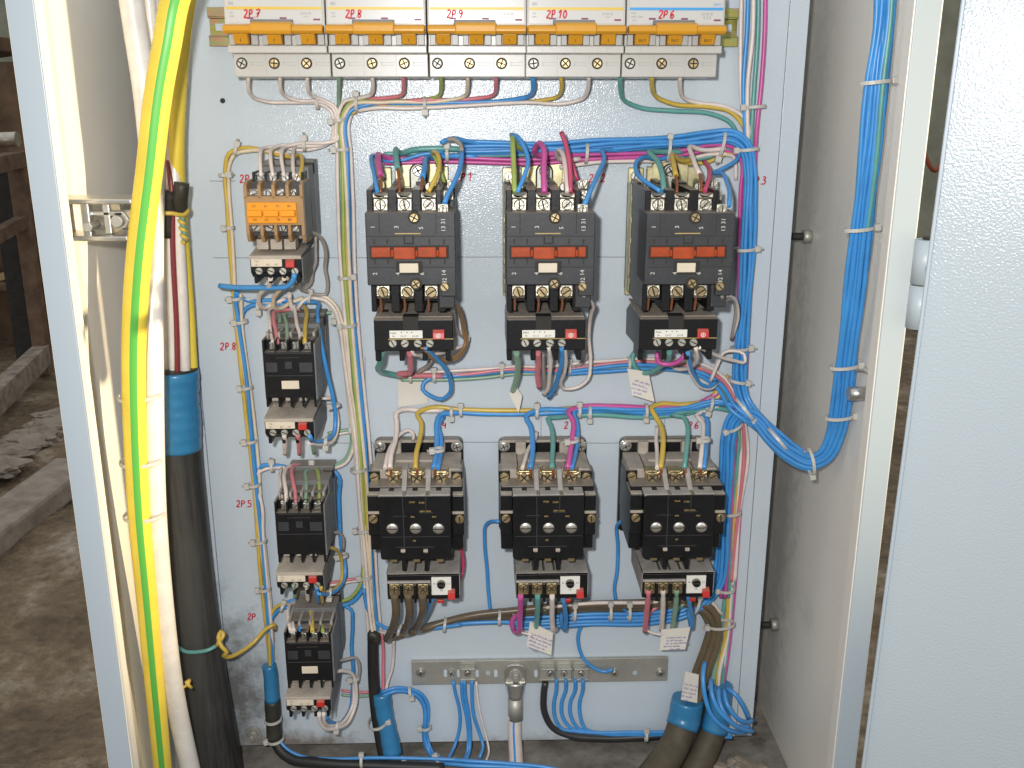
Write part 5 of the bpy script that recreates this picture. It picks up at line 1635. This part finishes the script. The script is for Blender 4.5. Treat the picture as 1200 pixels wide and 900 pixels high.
# orange-fronted contactor
for k, (xa, xb) in enumerate(((346, 344),)):
    W('white', f"{xa},172,14 344,176,22 343,186,44 {xb},207,64", 'beige wire nearest the yellow one on top of the orange-fronted contactor', 1.8)
W('blue', "345,321,82 344,328,80 338,335,76 325,337,70 300,337,60 278,337,50 257,335,44", 'blue wire with a free end pointing left below the orange-fronted contactor', 2.4)
W('grey', "352,277,72 357,278,66 366,273,52 376,279,40 382,295,30 381,315,20 384,335,14 382,345,12 370,345,14 356,340,22 346,333,40 336,326,76", 'grey wire looping round the right of the orange-fronted contactor', 1.8)
W('grey', "370,274,30 370,295,28 370,308,28 366,318,24 364,332,20 358,338,18 350,330,50 349,325,76", 'grey wire close beside the upper overload relay of the left column', 1.6)
W('white', "317,326,78 316,334,70 309,340,54 304,346,42 304,356,30 310,361,20 320,356,14 335,350,12", 'beige wire loop, left of three below the orange-fronted contactor', 2.1)
W('cream', "333,326,78 333,334,68 326,342,52 321,350,40 322,361,28 330,361,20 340,355,14 356,349,12", 'cream wire loop, middle of three below the orange-fronted contactor', 2.1)
W('white', "339,344,38 340,352,32 344,364,24 348,362,18 354,354,14 366,346,12", 'beige wire loop, right of three below the orange-fronted contactor', 2.0)
CT = "366,346,11 382,349,11 393,360,11 399,380,11 404,410,11 410,450,11 416,500,11 421,550,11 425,600,11 428,640,12 433,690,14 437,725,16 440,750,16"
bundle(CT, [('cream', 2.5, 1, 'cream wire turning down the middle trunk from the second small contactor', 'cream wires of the middle trunk'), ('cream', -1.2, 1.6, 'cream wire turning down the middle trunk from the second small contactor', 'cream wires of the middle trunk'), ('white', 1, 4.6, 'pale beige wire lying over the cream ones of the middle trunk', '')], 1.8)
# second small contactor
W('white', "325,358,14 317,362,22 316,376,46 318,394,68 320,402,80", 'beige wire leftmost on the second small contactor', 1.6)
W('pink', "352,363,12 335,363,14 323,365,24 321,374,42 324,392,68 325,402,80", 'pink wire into the second small contactor', 1.9)
W('green', "326,366,20 328,374,36 326,384,48 324,392,56", 'dark green wire behind the pink one of the second small contactor', 1.7)
W('green', "396,366,9 370,367,10 345,366,14 335,368,26 336,380,50 337,402,80", 'pale green wire into the second small contactor', 1.8)
W('white', "344,356,24 346,366,34 348,380,54 352,396,72 351,402,80", 'beige wire into the third terminal of the second small contactor', 1.8)
W('yellow', "356,358,18 359,364,28 358,380,54 357,402,80", 'yellow wire into the second small contactor', 2.0)
W('blue', "340,355,12 360,354,13 373,355,16 372,364,28 373,380,44 378,410,48 384,440,46 390,465,42 393,490,38 391,508,44 380,516,58 366,516,76 363,511,84", 'blue wire curving down the right side of the second small contactor', 2.0)
W('white', "382,465,30 390,468,28 394,480,26 396,500,28 391,516,40 378,521,58 362,519,78", 'beige wire outside the blue curve of the second small contactor', 1.6)
W('white', "378,467,40 390,467,34", 'short white wire end at the side of the second small contactor', 1.3)
W('white', "333,509,80 334,518,72 334,532,56", 'beige wire stub below the second small contactor', 2.2)
W('pink', "349,509,80 350,518,72 351,532,56", 'pink wire stub below the second small contactor', 2.2)
W('green', "364,513,78 366,520,70 368,531,56", 'green wire stub below the second small contactor', 1.9)
W('green', "384,508,14 400,505,10 412,503,9", 'pale green wire crossing to the trunk from the second small contactor', 1.7)
W('white', "384,512,14 400,508,10 412,506,9", 'pale wire crossing to the trunk below the green one', 1.5)
# third small contactor
W('green', "408,420,8 412,500,8 411,525,8 403,540,9 388,546,10 366,547,12 359,552,24 359,566,50 358,592,80", 'pale green wire rounding into the third small contactor', 2.0)
W('white', "414,500,9 414,525,9 405,543,10 388,549,11 350,545,14 338,547,24 333,556,42 335,575,66 336,592,80", 'beige wire rounding into the third small contactor', 1.9)
W('white', "330,549,16 328,558,34 330,578,62 331,590,78", 'beige wire leftmost on the third small contactor', 1.6)
W('pink', "356,546,12 346,545,18 342,550,30 343,562,48 346,578,66 347,592,80", 'pink wire into the third small contactor', 2.0)
W('ygreen', "368,546,14 372,552,28 374,566,50 374,592,80", 'yellow-green wire into the third small contactor', 1.9)
W('blue', "300,552,9 306,546,10 320,545,12 345,549,12 375,549,12 389,550,13 397,558,14 397,580,14 398,610,15 400,640,16 404,660,18 404,676,24 396,690,40 384,696,60 374,695,78", 'blue wire curving down the right side of the third small contactor', 2.2)
W('yellow', "381,641,66 392,643,50 399,650,34 401,665,28 400,680,30 392,690,44 380,694,64", 'yellow wire curving beside the overload relay of the third small contactor', 1.7)
W('grey', "384,626,40 396,624,30 402,630,24 402,645,20", 'grey wire behind the blue curve of the third small contactor', 1.5)
W('green', "344,685,80 345,692,74 346,700,62", 'green wire stub below the third small contactor', 2.0)
W('white', "359,685,80 360,694,72 361,704,58", 'beige wire stub below the third small contactor', 2.0)
W('blue', "371,688,80 372,698,68 374,706,50", 'blue wire stub below the third small contactor', 1.9)
W('yellow', "376,688,80 377,698,68 378,707,50", 'yellow wire stub below the third small contactor', 1.8)
W('pink', "386,683,16 404,680,11 424,677,10", 'pink wire crossing to the trunk at the third small contactor', 1.5)
W('white', "386,686,16 404,683,11 424,680,10", 'pale wire crossing below the pink one at the third small contactor', 1.3)
# lowest small contactor
W('blue', "332,708,14 350,702,14 372,708,12 395,710,11 412,706,10 423,694,10 428,674,10 429,640,10 427,600,9", 'blue wire rounding from the trunk above the lowest small contactor', 2.2)
W('ygreen', "348,707,18 365,703,16 388,706,13 408,702,12 420,690,12 425,670,12 425,640,11 422,600,10", 'yellow-green wire rounding from the trunk above the lowest small contactor', 1.9)
W('white', "352,706,24 342,707,32 338,714,46 338,728,66 341,740,80", 'white wire arching into the lowest small contactor, left of two', 2.0)
W('white', "350,710,22 345,711,32 343,718,46 343,730,66 345,740,80", 'white wire arching into the lowest small contactor, right of two', 1.8)
W('blue', "360,710,22 354,714,34 352,724,52 352,738,76", 'blue wire into the second terminal of the lowest small contactor', 2.0)
W('yellow', "352,707,26 360,709,36 365,720,54 366,740,80", 'amber wire into the third terminal of the lowest small contactor', 2.2)
W('ygreen', "374,709,22 377,716,36 378,728,58 378,740,80", 'yellow-green wire into the last terminal of the lowest small contactor', 1.8)
W('blue', "404,710,12 411,714,12 413,730,11 412,760,10 414,785,12 413,810,14 411,830,20 402,845,34 388,846,58 381,840,76", 'blue wire dropping right of the lowest small contactor', 2.0)
W('grey', "392,775,40 404,773,30 417,771,24 421,780,22 419,800,20", 'grey wire loop beside the lowest small contactor', 1.6)
W('white', "389,788,60 402,786,44 413,790,32 417,804,26 416,828,26 408,846,36 394,853,54 380,853,70 375,846,76 374,836,82", 'beige wire looping under the lowest small contactor, outer one', 2.0)
W('white', "415,800,24 412,830,28 403,845,40 390,850,56 381,848,72 379,836,82", 'beige wire looping under the lowest small contactor, inner one', 1.7)
W('pink', "400,809,10 416,811,9 434,811,10", 'pink wire crossing to the black sheath beside the lowest small contactor', 1.5)
W('green', "400,814,10 416,816,9 434,815,10", 'green wire crossing below the pink one beside the lowest small contactor', 1.5)
W('white', "461,748,22 461,765,16 459,785,14 454,800,16 452,812,20", 'beige wire running down into the blue-taped cable', 1.7)
W('pink', "447,742,14 449,760,13 449,785,14 449,812,20", 'pink wire running down into the blue-taped cable', 1.7)
W('white', "443,740,14 452,742,20 460,740,26", 'short pale wire crossing behind the brown cable end', 1.5)

# blue wires bunched over the cable ends at the lower right
for k, q in enumerate(("826,776,34 824,790,44 826,815,54 834,838,58 848,852,58 864,858,50 873,858,40", "833,796,40 834,812,52 842,832,60 856,846,62 872,855,54 882,857,44",
          "842,806,36 843,822,50 850,838,58 862,850,56 878,852,44", "848,808,34 852,825,48 862,840,52 876,846,42 882,844,34", "850,806,30 860,812,40 870,826,42 877,842,36")):
    W('blue', q, ('blue wire drooping over the cable ends at the lower right, leftmost loop', 'blue wire drooping over the cable ends, second loop from the left', 'blue wire drooping over the cable ends, middle loop', 'blue wire drooping over the cable ends, short right loop', 'blue wire drooping over the cable ends, rightmost arch')[k], 2.4)

# ------------------------------------------------------------------ cables
def cable(name, path, r, mats, label, sides=20, stripes=None, r_end=None, wob=0.0):
    o = tube(name, cat_rom(pts(path), 0.008), r / 1000, mats, None, sides, stripes, r_end and r_end / 1000, wob)
    return tag(o, label, 'cable')
cable('earth_cable', "213,-25,176 205,0,174 196,50,173 187,100,172 175,200,170 163,300,167 157,400,160 158,500,156 163,600,150 172,700,140 181,800,128 192,915,116", 10.2, ['cyellow', 'cgreen'], 'thick yellow cable with a green stripe in front of the left cabinet wall', 30, [(27, 29, 1)], 8.4)
cable('cable', "222,-25,60 215,20,60 209,100,60 207,170,58 210,235,50 216,300,40 223,380,34 227,440,34", 8.2, 'cyellow', 'plain yellow cable behind the green-striped one', 18, None, 4.0)
cable('cable', "150,-25,92 158,30,92 170,110,94 178,200,96 178,300,112 178,400,132 179,500,140 182,600,136 190,700,126 202,800,114 226,915,92", 9.4, 'w_pure', 'thick white cable running down beside the green-striped one', 20)
cable('core', "172,-20,70 180,60,66 188,150,60 190,260,54 191,350,48 192,445,42", 5.6, 'w_pure', 'white cable core left of its twin above the blue tape', 16)
cable('core', "176,-20,60 186,60,58 197,160,56 201,260,54 203,350,50 205,445,42", 5.6, 'w_pure', 'white cable core right of its twin above the blue tape', 16)
cable('core', "170,-20,50 181,60,50 192,150,54 201,220,62 203,300,60 207,380,56 208,445,50", 2.5, 'w_maroon', 'dark red cable core between white ones above the blue tape', 14)
cable('core', "190,-20,40 198,120,50 206,220,58 211,300,56 215,380,52 217,445,42", 5.0, 'w_pure', 'white cable core right of the dark red one', 16)
cable('core', "160,-20,40 174,80,40 180,140,36 184,300,32 185,445,32", 2.4, 'w_black', 'thin black cable core behind the white ones', 10)
tcb = cable('black_cable', "206,430,36 208,480,36 210,530,36 216,600,36 224,680,36 234,760,36 247,840,36 262,925,36", 20.0, ['sheath'], 'very thick black sheathed cable at the left edge of the panel', 28, None, 24.0)
o = tube('tape_wrap', cat_rom(pts("205,433,37 206,450,37 207,470,37 208,490,37 209,510,37 210,526,37"), 0.003), 0.0212, 'tapeb', tcb, 28, None, 0.0210, 0.035)
t_ = cable('tape_wrap', "193,222,60 194,240,58 194,258,56 194,276,55", 11.2, 'tapek', 'black tape wrapped round the white cores at the left')
t_['category'] = 'tape'
M['tapek'].node_tree.nodes['Principled BSDF'].inputs['Roughness'].default_value = 0.5
t_ = cable('tape_wrap', "213,214,66 212,226,66 211,238,62 212,248,58", 6.4, 'tapek', 'black tape wrapped round the plain yellow cable')
t_['category'] = 'tape'
# yellow-green binding wires
W('yellow', "182,250,72 190,250,74 202,250,72 214,252,66 219,249,62 220,245,58 212,247,50", 'yellow binding wire round the taped white cores', 1.9)
hx = [P(212 + 2.6 * math.sin(k * 1.15) + k * 0.22, 252 + k * 1.55, 62 + 3 * math.cos(k * 1.15)) for k in range(22)]
W('yellow', hx, 'twisted tail of the yellow binding wire', 1.9)
hx = [P(213 + 2.6 * math.sin(k * 1.15 + 3) + k * 0.22, 252 + k * 1.55, 62 + 3 * math.cos(k * 1.15 + 3)) for k in range(20)]
W('teal', hx, 'green half of the twisted binding wire tail', 1.0)
W('teal', "208,758,58 216,763,62 232,764,66 246,761,66 256,755,60", 'green binding wire round the thick black cable', 2.0)
W('yellow', "254,757,62 258,750,64 262,744,62 259,740,60 256,746,62 260,758,66 266,764,66 262,768,62 266,770,58 282,764,44 298,752,32 312,737,26 321,732,24 322,738,18", 'yellow wire knotted to the black cable and hooked on the left trunk', 2.2)
W('yellow', "192,800,120 200,806,118 212,806,112 220,802,108 222,797,106 219,800,112 224,806,108 218,799,112", 'short yellow wire tied round the white cable', 1.5)

# black sheath and blue-taped cable of the middle trunk
cable('black_sheath', "437,742,18 437,770,18 438,800,19 441,835,22 446,865,26 452,895,32 456,915,36", 5.6, 'sheath', 'slim black sheath taking in the middle trunk wires', 16, None, 6.6)
o = cable('tape_wrap', "433,743,20 437,744,21 441,746,21 440,752,21", 5.0, 'tapek', 'black tape knot on top of the slim black sheath'); o['category'] = 'tape'
bc = cable('grey_cable', "447,812,20 450,835,21 455,860,24 460,885,28 465,915,32", 8.2, 'sheathb', 'cable wrapped in blue tape beside the slim black sheath', 20, None, 9.6)
tube('tape_wrap', cat_rom(pts("447,811,20 449,830,21 453,852,23 457,872,26 459,884,28"), 0.004), 0.0096, 'tapeb', bc, 20, None, 0.0108, 0.05)
lcb = cable('taped_cable', "316,780,14 318,800,15 319,830,17 321,850,18 323,866,20 328,878,26 340,888,32 370,893,38 440,897,44 520,900,50", 6.6, 'sheath', 'black cable end of the left trunk with blue tape, bending along the floor', 18, None, 5.2)
tube('tape_wrap', cat_rom(pts("315,779,14 317,790,15 318,805,16 319,821,17"), 0.004), 0.0072, 'tapeb', lcb, 18, None, 0.0080, 0.03)
tube('tape_wrap', cat_rom(pts("319,820,17 320,835,17 321,850,18 322,866,20"), 0.004), 0.0082, 'tapek', lcb, 18, None, 0.0086, 0.03)
# big cables at the lower right
b1 = cable('brown_cable', "804,822,22 800,845,26 793,868,36 780,890,52 762,915,70", 14.6, 'sheathb', 'thick brown cable with blue tape and a card, bending left', 24, None, 17.0)
tube('tape_wrap', cat_rom(pts("806,819,22 804,830,23 802,842,25 799,852,29"), 0.004), 0.0166, 'tapeb', b1, 24, None, 0.0178, 0.03)
b2 = cable('brown_cable', "845,806,18 842,830,20 836,856,26 826,880,36 810,915,54", 11.5, 'sheathb', 'thick brown cable with blue tape under drooping blue wires', 24, None, 15.5)
tube('tape_wrap', cat_rom(pts("845,802,18 843,820,19 840,840,23 837,856,27"), 0.004), 0.0120, 'tapeb', b2, 24, None, 0.0145, 0.03)
b3 = cable('black_cable', "822,812,10 818,840,12 810,870,20 795,905,36", 10, 'sheath', 'black cable between the two thick brown ones', 18)

# ------------------------------------------------------------------ earth bar
ex0, ez1 = mm(482, 775.5, 5)
ex1, _ = mm(783, 773, 5)
_, ez0 = mm(482, 803, 5)
bar = MB().box(ex0, ex1, ez0, ez1, 1, 5).build('earth_bar', 'galv', loc=CZ, bevel=0.5)
tag(bar, 'grey metal earth bar screwed across the panel bottom', 'metal bar')
for px in (522, 537.5, 559, 581, 628):
    a = mm(px, 789, 5)
    MB().prism([(a[0] + 1.9 * math.cos(R_(k * 30)), a[1] + (2.6 if math.sin(R_(k * 30)) > 0 else -2.6) + 1.9 * math.sin(R_(k * 30))) for k in range(12)], 4, 5.25).build('bar_slot', 'panel', bar)
for px, r_, m_ in ((493, 5.2, 'steel'), (529, 5, 'galv'), (720, 4.8, 'steel'), (774, 5.0, 'steel')):
    a = mm(px, 788.5, 6)
    w = MB().cyl(a[0], a[1], 4.8, 6, r_, 24).build('washer', m_, bar, bevel=0.3)
    screw(w, a[0], a[1], 6, r_ * 0.72, m_, 2.6, 'cross')
for px in (572, 744):
    a = mm(px, 788.5, 5)
    MB().cyl(a[0], a[1], 4.8, 5.3, 2.6, 16).build('bar_hole', 'edge', bar)
for px in (548, 641, 661, 681):
    a0, a1 = mm(px - 8.5, 790, 12)[0], mm(px + 8.5, 790, 12)[0]
    z0, z1 = mm(px, 797, 12)[1], mm(px, 783, 12)[1]
    c = MB().box(a0, a1, z0, z1, 5.2, 12).box(a0 - 0.6, a1 + 0.6, z1 - 2, z1, 12, 14).box(a0 - .6, a1 + .6, z0, z0 + 1.6, 12, 13.5).box(a0 - 0.6, a0 + 1, z0 + 6, z1 + 3, 11, 14)
    co = c.build('bar_clamp', 'galv', bar, bevel=0.5)
    a = mm(px + (4 if px == 641 else 0), 789.5, 13)
    screw(co, a[0], a[1], 12, 3.8, 'steel', 2.4, 'line')
# cable lug and its pale cable
lgx, lgz = mm(604, 790, 8)
lug = MB()
lz0 = mm(604, 842, 14)[1]
lug.prism([(lgx - 11, lgz - 14), (lgx + 11, lgz - 14), (lgx + 12, lgz + 6), (lgx + 9, lgz + 10), (lgx + 4, lgz + 12), (lgx - 4, lgz + 12), (lgx - 9, lgz + 10), (lgx - 12, lgz + 6)], 6, 9)
lo = lug.build('cable_lug', 'steel', loc=CZ, bevel=0.9)
tag(lo, 'large crimped cable lug bolted to the middle of the earth bar', 'cable lug')
tube('lug_neck', cat_rom([Vector((lgx / 1000, -0.0078, (lgz - 9) / 1000)), Vector((lgx / 1000, -0.010, (lgz - 17) / 1000)), Vector(((lgx - .3) / 1000, -0.013, (lgz - 26) / 1000))], 0.003), 0.0112, 'steel', lo, 20, None, 0.0078)
tube('lug_barrel', [Vector(((lgx - .3) / 1000, -0.013, (lgz - 25) / 1000)), Vector(((lgx - .2) / 1000, -0.014, lz0 / 1000))], 0.0080, 'galv', lo, 20)
MB().cyl(lgx, lgz - 1, 9, 10.6, 7.6, 24).cyl(lgx + .5, lgz - 2, 10.6, 14, 5.0, 6).cyl(lgx + .5, lgz - 2, 14, 16.5, 3, 14).build('lug_bolt', 'galv', lo, bevel=0.5)
cable('lug_cable', "603,838,14 603,855,14 604,875,16 606,915,24", 7.2, ['w_white', 'w_blue'], 'pale cable with a thin blue stripe under the big lug', 20, [(0, 0, 1)], 7.8)

# crumbled debris heaped on the cabinet floor at the right corner
deb = bmesh.new()
for i in range(46):
    s_ = random.uniform(0.003, 0.011)
    a_ = random.uniform(-1, 1)
    me = lump(Vector((0.262 + a_ * 0.035, -0.030 - random.uniform(0, 0.09), CAMZ - 0.704 + random.uniform(0, 0.016) * (1 - abs(a_)))), (s_ * 1.4, s_ * 1.4, s_ * 0.8), i * 2.3)
    deb.from_mesh(me)
    bpy.data.meshes.remove(me)
dm = bpy.data.meshes.new('debris'); deb.to_mesh(dm); deb.free()
dm.materials.append(M['concrete'])
do = bpy.data.objects.new('debris', dm); COL.objects.link(do)
do['kind'] = 'stuff'; do['label'] = 'crumbled grey debris heaped in the right corner of the cabinet floor'

# ------------------------------------------------------------------ paper cards tied to the wires
def card(corners, d, label, rows=4, writing=True, tilt=0.0):
    """four photograph corners of the card, clockwise from upper left"""
    c = [P(px, py, d + (tilt if i in (2, 3) else 0)) for i, (px, py) in enumerate(corners)]
    o_ = sum(c, Vector()) / 4
    th = Vector((0, 0.0009, 0))
    v = [p - o_ for p in c] + [p - o_ + th for p in c]
    n = len(corners)
    v = [p - o_ for p in c] + [p - o_ + th for p in c]
    f = [list(range(n))[::-1], list(range(n, 2 * n))] + [[i, (i + 1) % n, n + (i + 1) % n, n + i] for i in range(n)]
    me = bpy.data.meshes.new('wire_card')
    me.from_pydata([tuple(p) for p in v], [], f)
    me.materials.append(M['card'])
    bm = bmesh.new(); bm.from_mesh(me); bmesh.ops.recalc_face_normals(bm, faces=bm.faces); bm.to_mesh(me); bm.free()
    o = bpy.data.objects.new('wire_card', me)
    COL.objects.link(o)
    o.location = o_
    tag(o, label, 'card')
    if writing:
        bl, br, ul = c[3], c[2], c[0]
        ax = (br - bl); w_ = ax.length * 1000
        h_ = (ul - bl).length * 1000
        s_ = scrawl('writing', rows, -w_ * 0.42, h_ * 0.05, w_ * 0.84, h_ * 0.14, 0.4, 0.38, 'pen', o)
        s_.rotation_euler = (0, -math.atan2(ax.z, ax.x), 0)
    return o
card([(735, 432), (760, 436), (767, 471), (741, 463)], 34, 'card with purple writing hanging left below the right contactor of the upper row', 4)
card([(621, 728), (648, 742), (646, 768), (617, 757)], 52, 'card with purple writing hanging below the middle lower relay', 5)
card([(775, 738), (809, 735), (803, 761), (773, 762)], 50, 'card with purple writing hanging below the right lower relay', 5)
card([(803, 787), (819, 791), (817, 824), (798, 820)], 42, 'small pinkish card on the thick brown cable', 5)
card([(466, 446), (500, 443), (501, 473), (467, 477)], 3, 'blank pale card stuck below the left overload relay', 0, False)
card([(601, 446), (612, 464), (608, 484), (597, 462)], 26, 'folded grey card edge-on below the middle overload relay', 0, False)
MBv = None
W('white', "609,740,46 614,742,50 624,744,54", 'pale string holding the card below the middle lower relay', 1.2, cat='string')
W('white', "757,738,44 765,742,48 776,744,52", 'pale string holding the card below the right lower relay', 1.2, cat='string')

# ------------------------------------------------------------------ cable ties
for q in (
    (372, 121, 10, 0, 5, 'pale tie on the beige wires under the leftmost breaker', None, 0), (418, 121, 11, 0, 7, 'pale tie under the second breaker, around the mixed wires', None, 1), (498, 122, 11, 0, 6, 'pale tie under the middle breaker, around the mixed wires', None, -1),
    (397, 141, 11, 80, 6, 'pale tie where the mixed wires start down the trunk', None, -1), (401, 175, 10, 88, 6.5, 'pale tie on the trunk level with the yellow wires', None, -1), (405, 325, 10, 86, 7, 'pale tie on the trunk right of the upper grey loop', None, 1),
    (409, 381, 11, 84, 7.5, 'pale tie on the trunk right of the blue horizontal wire', None, -1), (357, 170, 13, 0, 5, 'pale tie above the orange-fronted contactor, right one', None, 1), (277, 176, 10, 15, 4.5, 'pale tie above the orange-fronted contactor, left one', None, 1),
    (262, 205, 9, 86, 4, 'pale tie at the top of the left trunk'), (269, 267, 9, 86, 4, 'pale tie on the left trunk beside the orange block', None, -1), (277, 350, 10, 84, 5, 'pale tie on the left trunk below the free blue end', None, -1),
    (283, 377, 10, 84, 5.5, 'pale tie on the left trunk above the red mark of the second small contactor', None, -1), (289, 454, 10, 84, 5.5, 'pale tie on the left trunk beside the second small contactor', None, -1), (294, 517, 10, 84, 5.5, 'pale tie on the left trunk below the second small contactor', None, -1),
    (298, 568, 11, 84, 6, 'pale tie on the left trunk above the red mark of the third small contactor', None, -1), (305, 634, 11, 84, 6, 'pale tie on the left trunk beside the third small contactor', None, -1), (310, 690, 12, 84, 6, 'pale tie on the left trunk above the red mark of the lowest small contactor', None, -1),
    (303, 359, 11, 0, 4.5, 'pale tie left above the second small contactor', None, -1), (363, 349, 12, 10, 5, 'pale tie right above the second small contactor', None, 1), (391, 370, 10, 0, 4, 'pale tie at the end of the pale green wire', None, -1),
    (319, 547, 12, 0, 5, 'pale tie left above the third small contactor', None, 1), (366, 548, 12, 0, 5, 'pale tie right above the third small contactor', None, 1), (331, 711, 13, 20, 5, 'pale tie left above the lowest small contactor', None, 1),
    (391, 709, 12, 0, 5, 'pale tie right above the lowest small contactor', None, -1), (393, 475, 32, 80, 4, 'pale tie on the curve beside the second small contactor', None, -1), (382, 518, 55, 5, 4, 'pale tie at the bottom of the curve below the second small contactor', None, -1),
    (402, 651, 20, 80, 4.5, 'pale tie with a long tail beside the third small contactor', None, -1), (387, 695, 52, 10, 4.5, 'pale tie at the bottom of the curve below the third small contactor', None, -1), (416, 795, 24, 80, 4, 'pale tie on the loop beside the lowest small contactor', None, -1),
    (395, 851, 52, 10, 4, 'pale tie at the bottom of the loop below the lowest small contactor', None, -1), (420, 550, 11, 84, 8, 'pale tie on the middle trunk beside the top of the left black contactor', None, 0), (427, 620, 12, 84, 8.5, 'pale tie on the middle trunk beside the left black contactor', None, -1),
    (429, 676, 12, 82, 6, 'pale tie on the middle trunk above the slim black sheath', None, -1), (411, 504, 9, 0, 4, 'pale tie at the crossing to the middle trunk', None, 0),
    (524, 181, 11, 0, 6.5, 'pale tie on the top run above the left contactor', None, 1), (687, 180, 11, 3, 9, 'pale tie on the top run above the middle contactor', None, 0), (783, 175, 12, 5, 11, 'pale tie on the top run above the right contactor, left one', None, 1),
    (845, 170, 13, 12, 12, 'pale tie on the top run above the right contactor, right one', None, -1), (876, 175, 15, 85, 10, 'pale tie at the corner where the blue trunk turns down', None, -1), (884, 125, 13, 86, 10, 'pale tie on the corner run below the rail end', None, -1),
    (873, 292, 15, 86, 10, 'pale tie on the blue trunk beside the right contactor', None, 1), (867, 408, 15, 86, 9, 'pale tie on the blue trunk beside the right overload relay', None, 1), (864, 446, 16, 100, 9, 'pale tie on the blue trunk below the right overload relay', None, 1),
    (481, 441, 13, 0, 6, 'pale tie under the left overload relay, left one', None, 1), (509, 441, 12, 0, 5.5, 'pale tie under the left overload relay, right one', None, 1), (588, 436, 12, 0, 5.5, 'pale tie left of the middle overload relay', None, 1), (667, 431, 12, 0, 6, 'pale tie right of the middle overload relay', None, 1),
    (737, 426, 12, 0, 6.5, 'pale tie left of the right overload relay', None, 0), (529, 483, 10, 0, 5, 'pale tie on the run above the left black contactor, left one', None, -1), (540, 482, 10, 0, 5, 'pale tie on the run above the left black contactor, right one', None, 1),
    (629, 483, 11, 0, 6, 'pale tie on the run above the middle black contactor, left one', None, 1), (679, 482, 12, 0, 6.5, 'pale tie on the run above the middle black contactor, right one', None, 1), (691, 484, 12, 0, 6.5, 'pale tie on the run above the middle black contactor, rightmost', None, -1),
    (757, 482, 12, 0, 7.5, 'pale tie on the run above the right black contactor, left one', None, -1), (832, 474, 13, 12, 8, 'pale tie on the run above the right black contactor, right one', None, -1), (873, 480, 30, -40, 14, 'pale tie where the blue bundle leaves for the wall', 12, -1), (912, 515, 57, -42, 14, 'pale tie midway on the slanting blue bundle', 13, -1),
    (949, 541, 93, -10, 13, 'pale tie at the lowest bend of the blue bundle', 12, -1), (983, 488, 114, 84, 13, 'pale tie on the wall bundle just above the bend', None, 1), (989, 429, 125, 84, 13, 'pale tie on the wall bundle at the grey hook', None, 1), (1007, 268, 147, 84, 13, 'pale tie on the middle of the wall bundle', None, 1), (1026, 96, 156, 84, 13, 'pale tie on the top of the wall bundle', None, 1),
    (514, 527, 50, 85, 5, 'pale tie on the blue pair above the left black contactor', None, -1), (672, 516, 42, 82, 5, 'pale tie on the magenta and blue pair', None, -1), (826, 515, 44, 86, 5, 'pale tie on the beige and blue pair of the right black contactor', None, -1),
    (860, 500, 14, 60, 9, 'pale tie at the top of the lower blue trunk', None, -1), (857, 600, 12, 84, 10, 'pale tie beside the right black contactor', None, -1), (851, 690, 13, 84, 9, 'pale tie on the lower trunk beside the right lower relay', None, -1), (815, 709, 14, 20, 10, 'pale tie on the lower run at the right lower relay', None, 1),
    (845, 732, 15, 84, 15, 'pale tie round the brown cables and the trunk', None, -1), (467, 739, 16, 10, 5, 'pale tie between the brown cable ends', None, 1), (521, 732, 16, 8, 7.5, 'pale tie on the lower run below the left lower relay', None, 0), (585, 724, 16, 4, 7.5, 'pale tie on the lower run left of the middle lower relay', None, 0),
    (673, 718, 16, 2, 9, 'pale tie with hanging tail on the lower run right of the middle relay', None, 1), (715, 717, 15, 0, 9.5, 'pale tie on the lower run left of the red-writing gap', None, 1), (737, 717, 15, 0, 9.5, 'pale tie on the lower run left of the right lower relay', None, 1),
    (757, 862, 15, 0, 6, 'pale tie on the blue wires under the earth bar', None, 1), (481, 811, 16, -10, 5, 'pale tie on the bending blue run, upper one', None, -1), (499, 852, 12, 84, 5.5, 'pale tie on the bending blue run, middle one', None, -1), (514, 890, 34, -30, 5.5, 'pale tie on the bending blue run, lowest one', None, 1),
    (443, 845, 22, 80, 11, 'pale tie joining the slim black sheath and blue tape', 14, 1), (462, 892, 30, 80, 10, 'pale tie round the cable end at the floor', None, 1), (320, 843, 18, 86, 9, 'pale tie round the black taped cable end, upper one', None, 0), (323, 866, 20, 80, 9, 'pale tie round the black taped cable end, lower one', None, -1),
    (424, 891, 42, 0, 7, 'pale tie on the floor cable at the left', None, 1), (163, 464, 142, 88, 18, 'pale tie round the striped and white cables, upper one', 15, 0), (165, 540, 142, 88, 18, 'pale tie round the striped and white cables, middle one', 15, 0), (169, 603, 138, 88, 18, 'pale tie round the striped and white cables, lower one', 15, 0),
):
    a_ = list(q) + [None] * (8 - len(q))
    if a_[7] is None:
        a_[7] = 1
    half = a_[4] * 0.92
    th_ = a_[6] or min(half, 8.5)
    tie(a_[0], a_[1], a_[2] + 3, -a_[3] if a_[3] not in (0,) else 0, half, a_[5], th_, a_[7], random.choice((0, 0, 3)), 2.8)
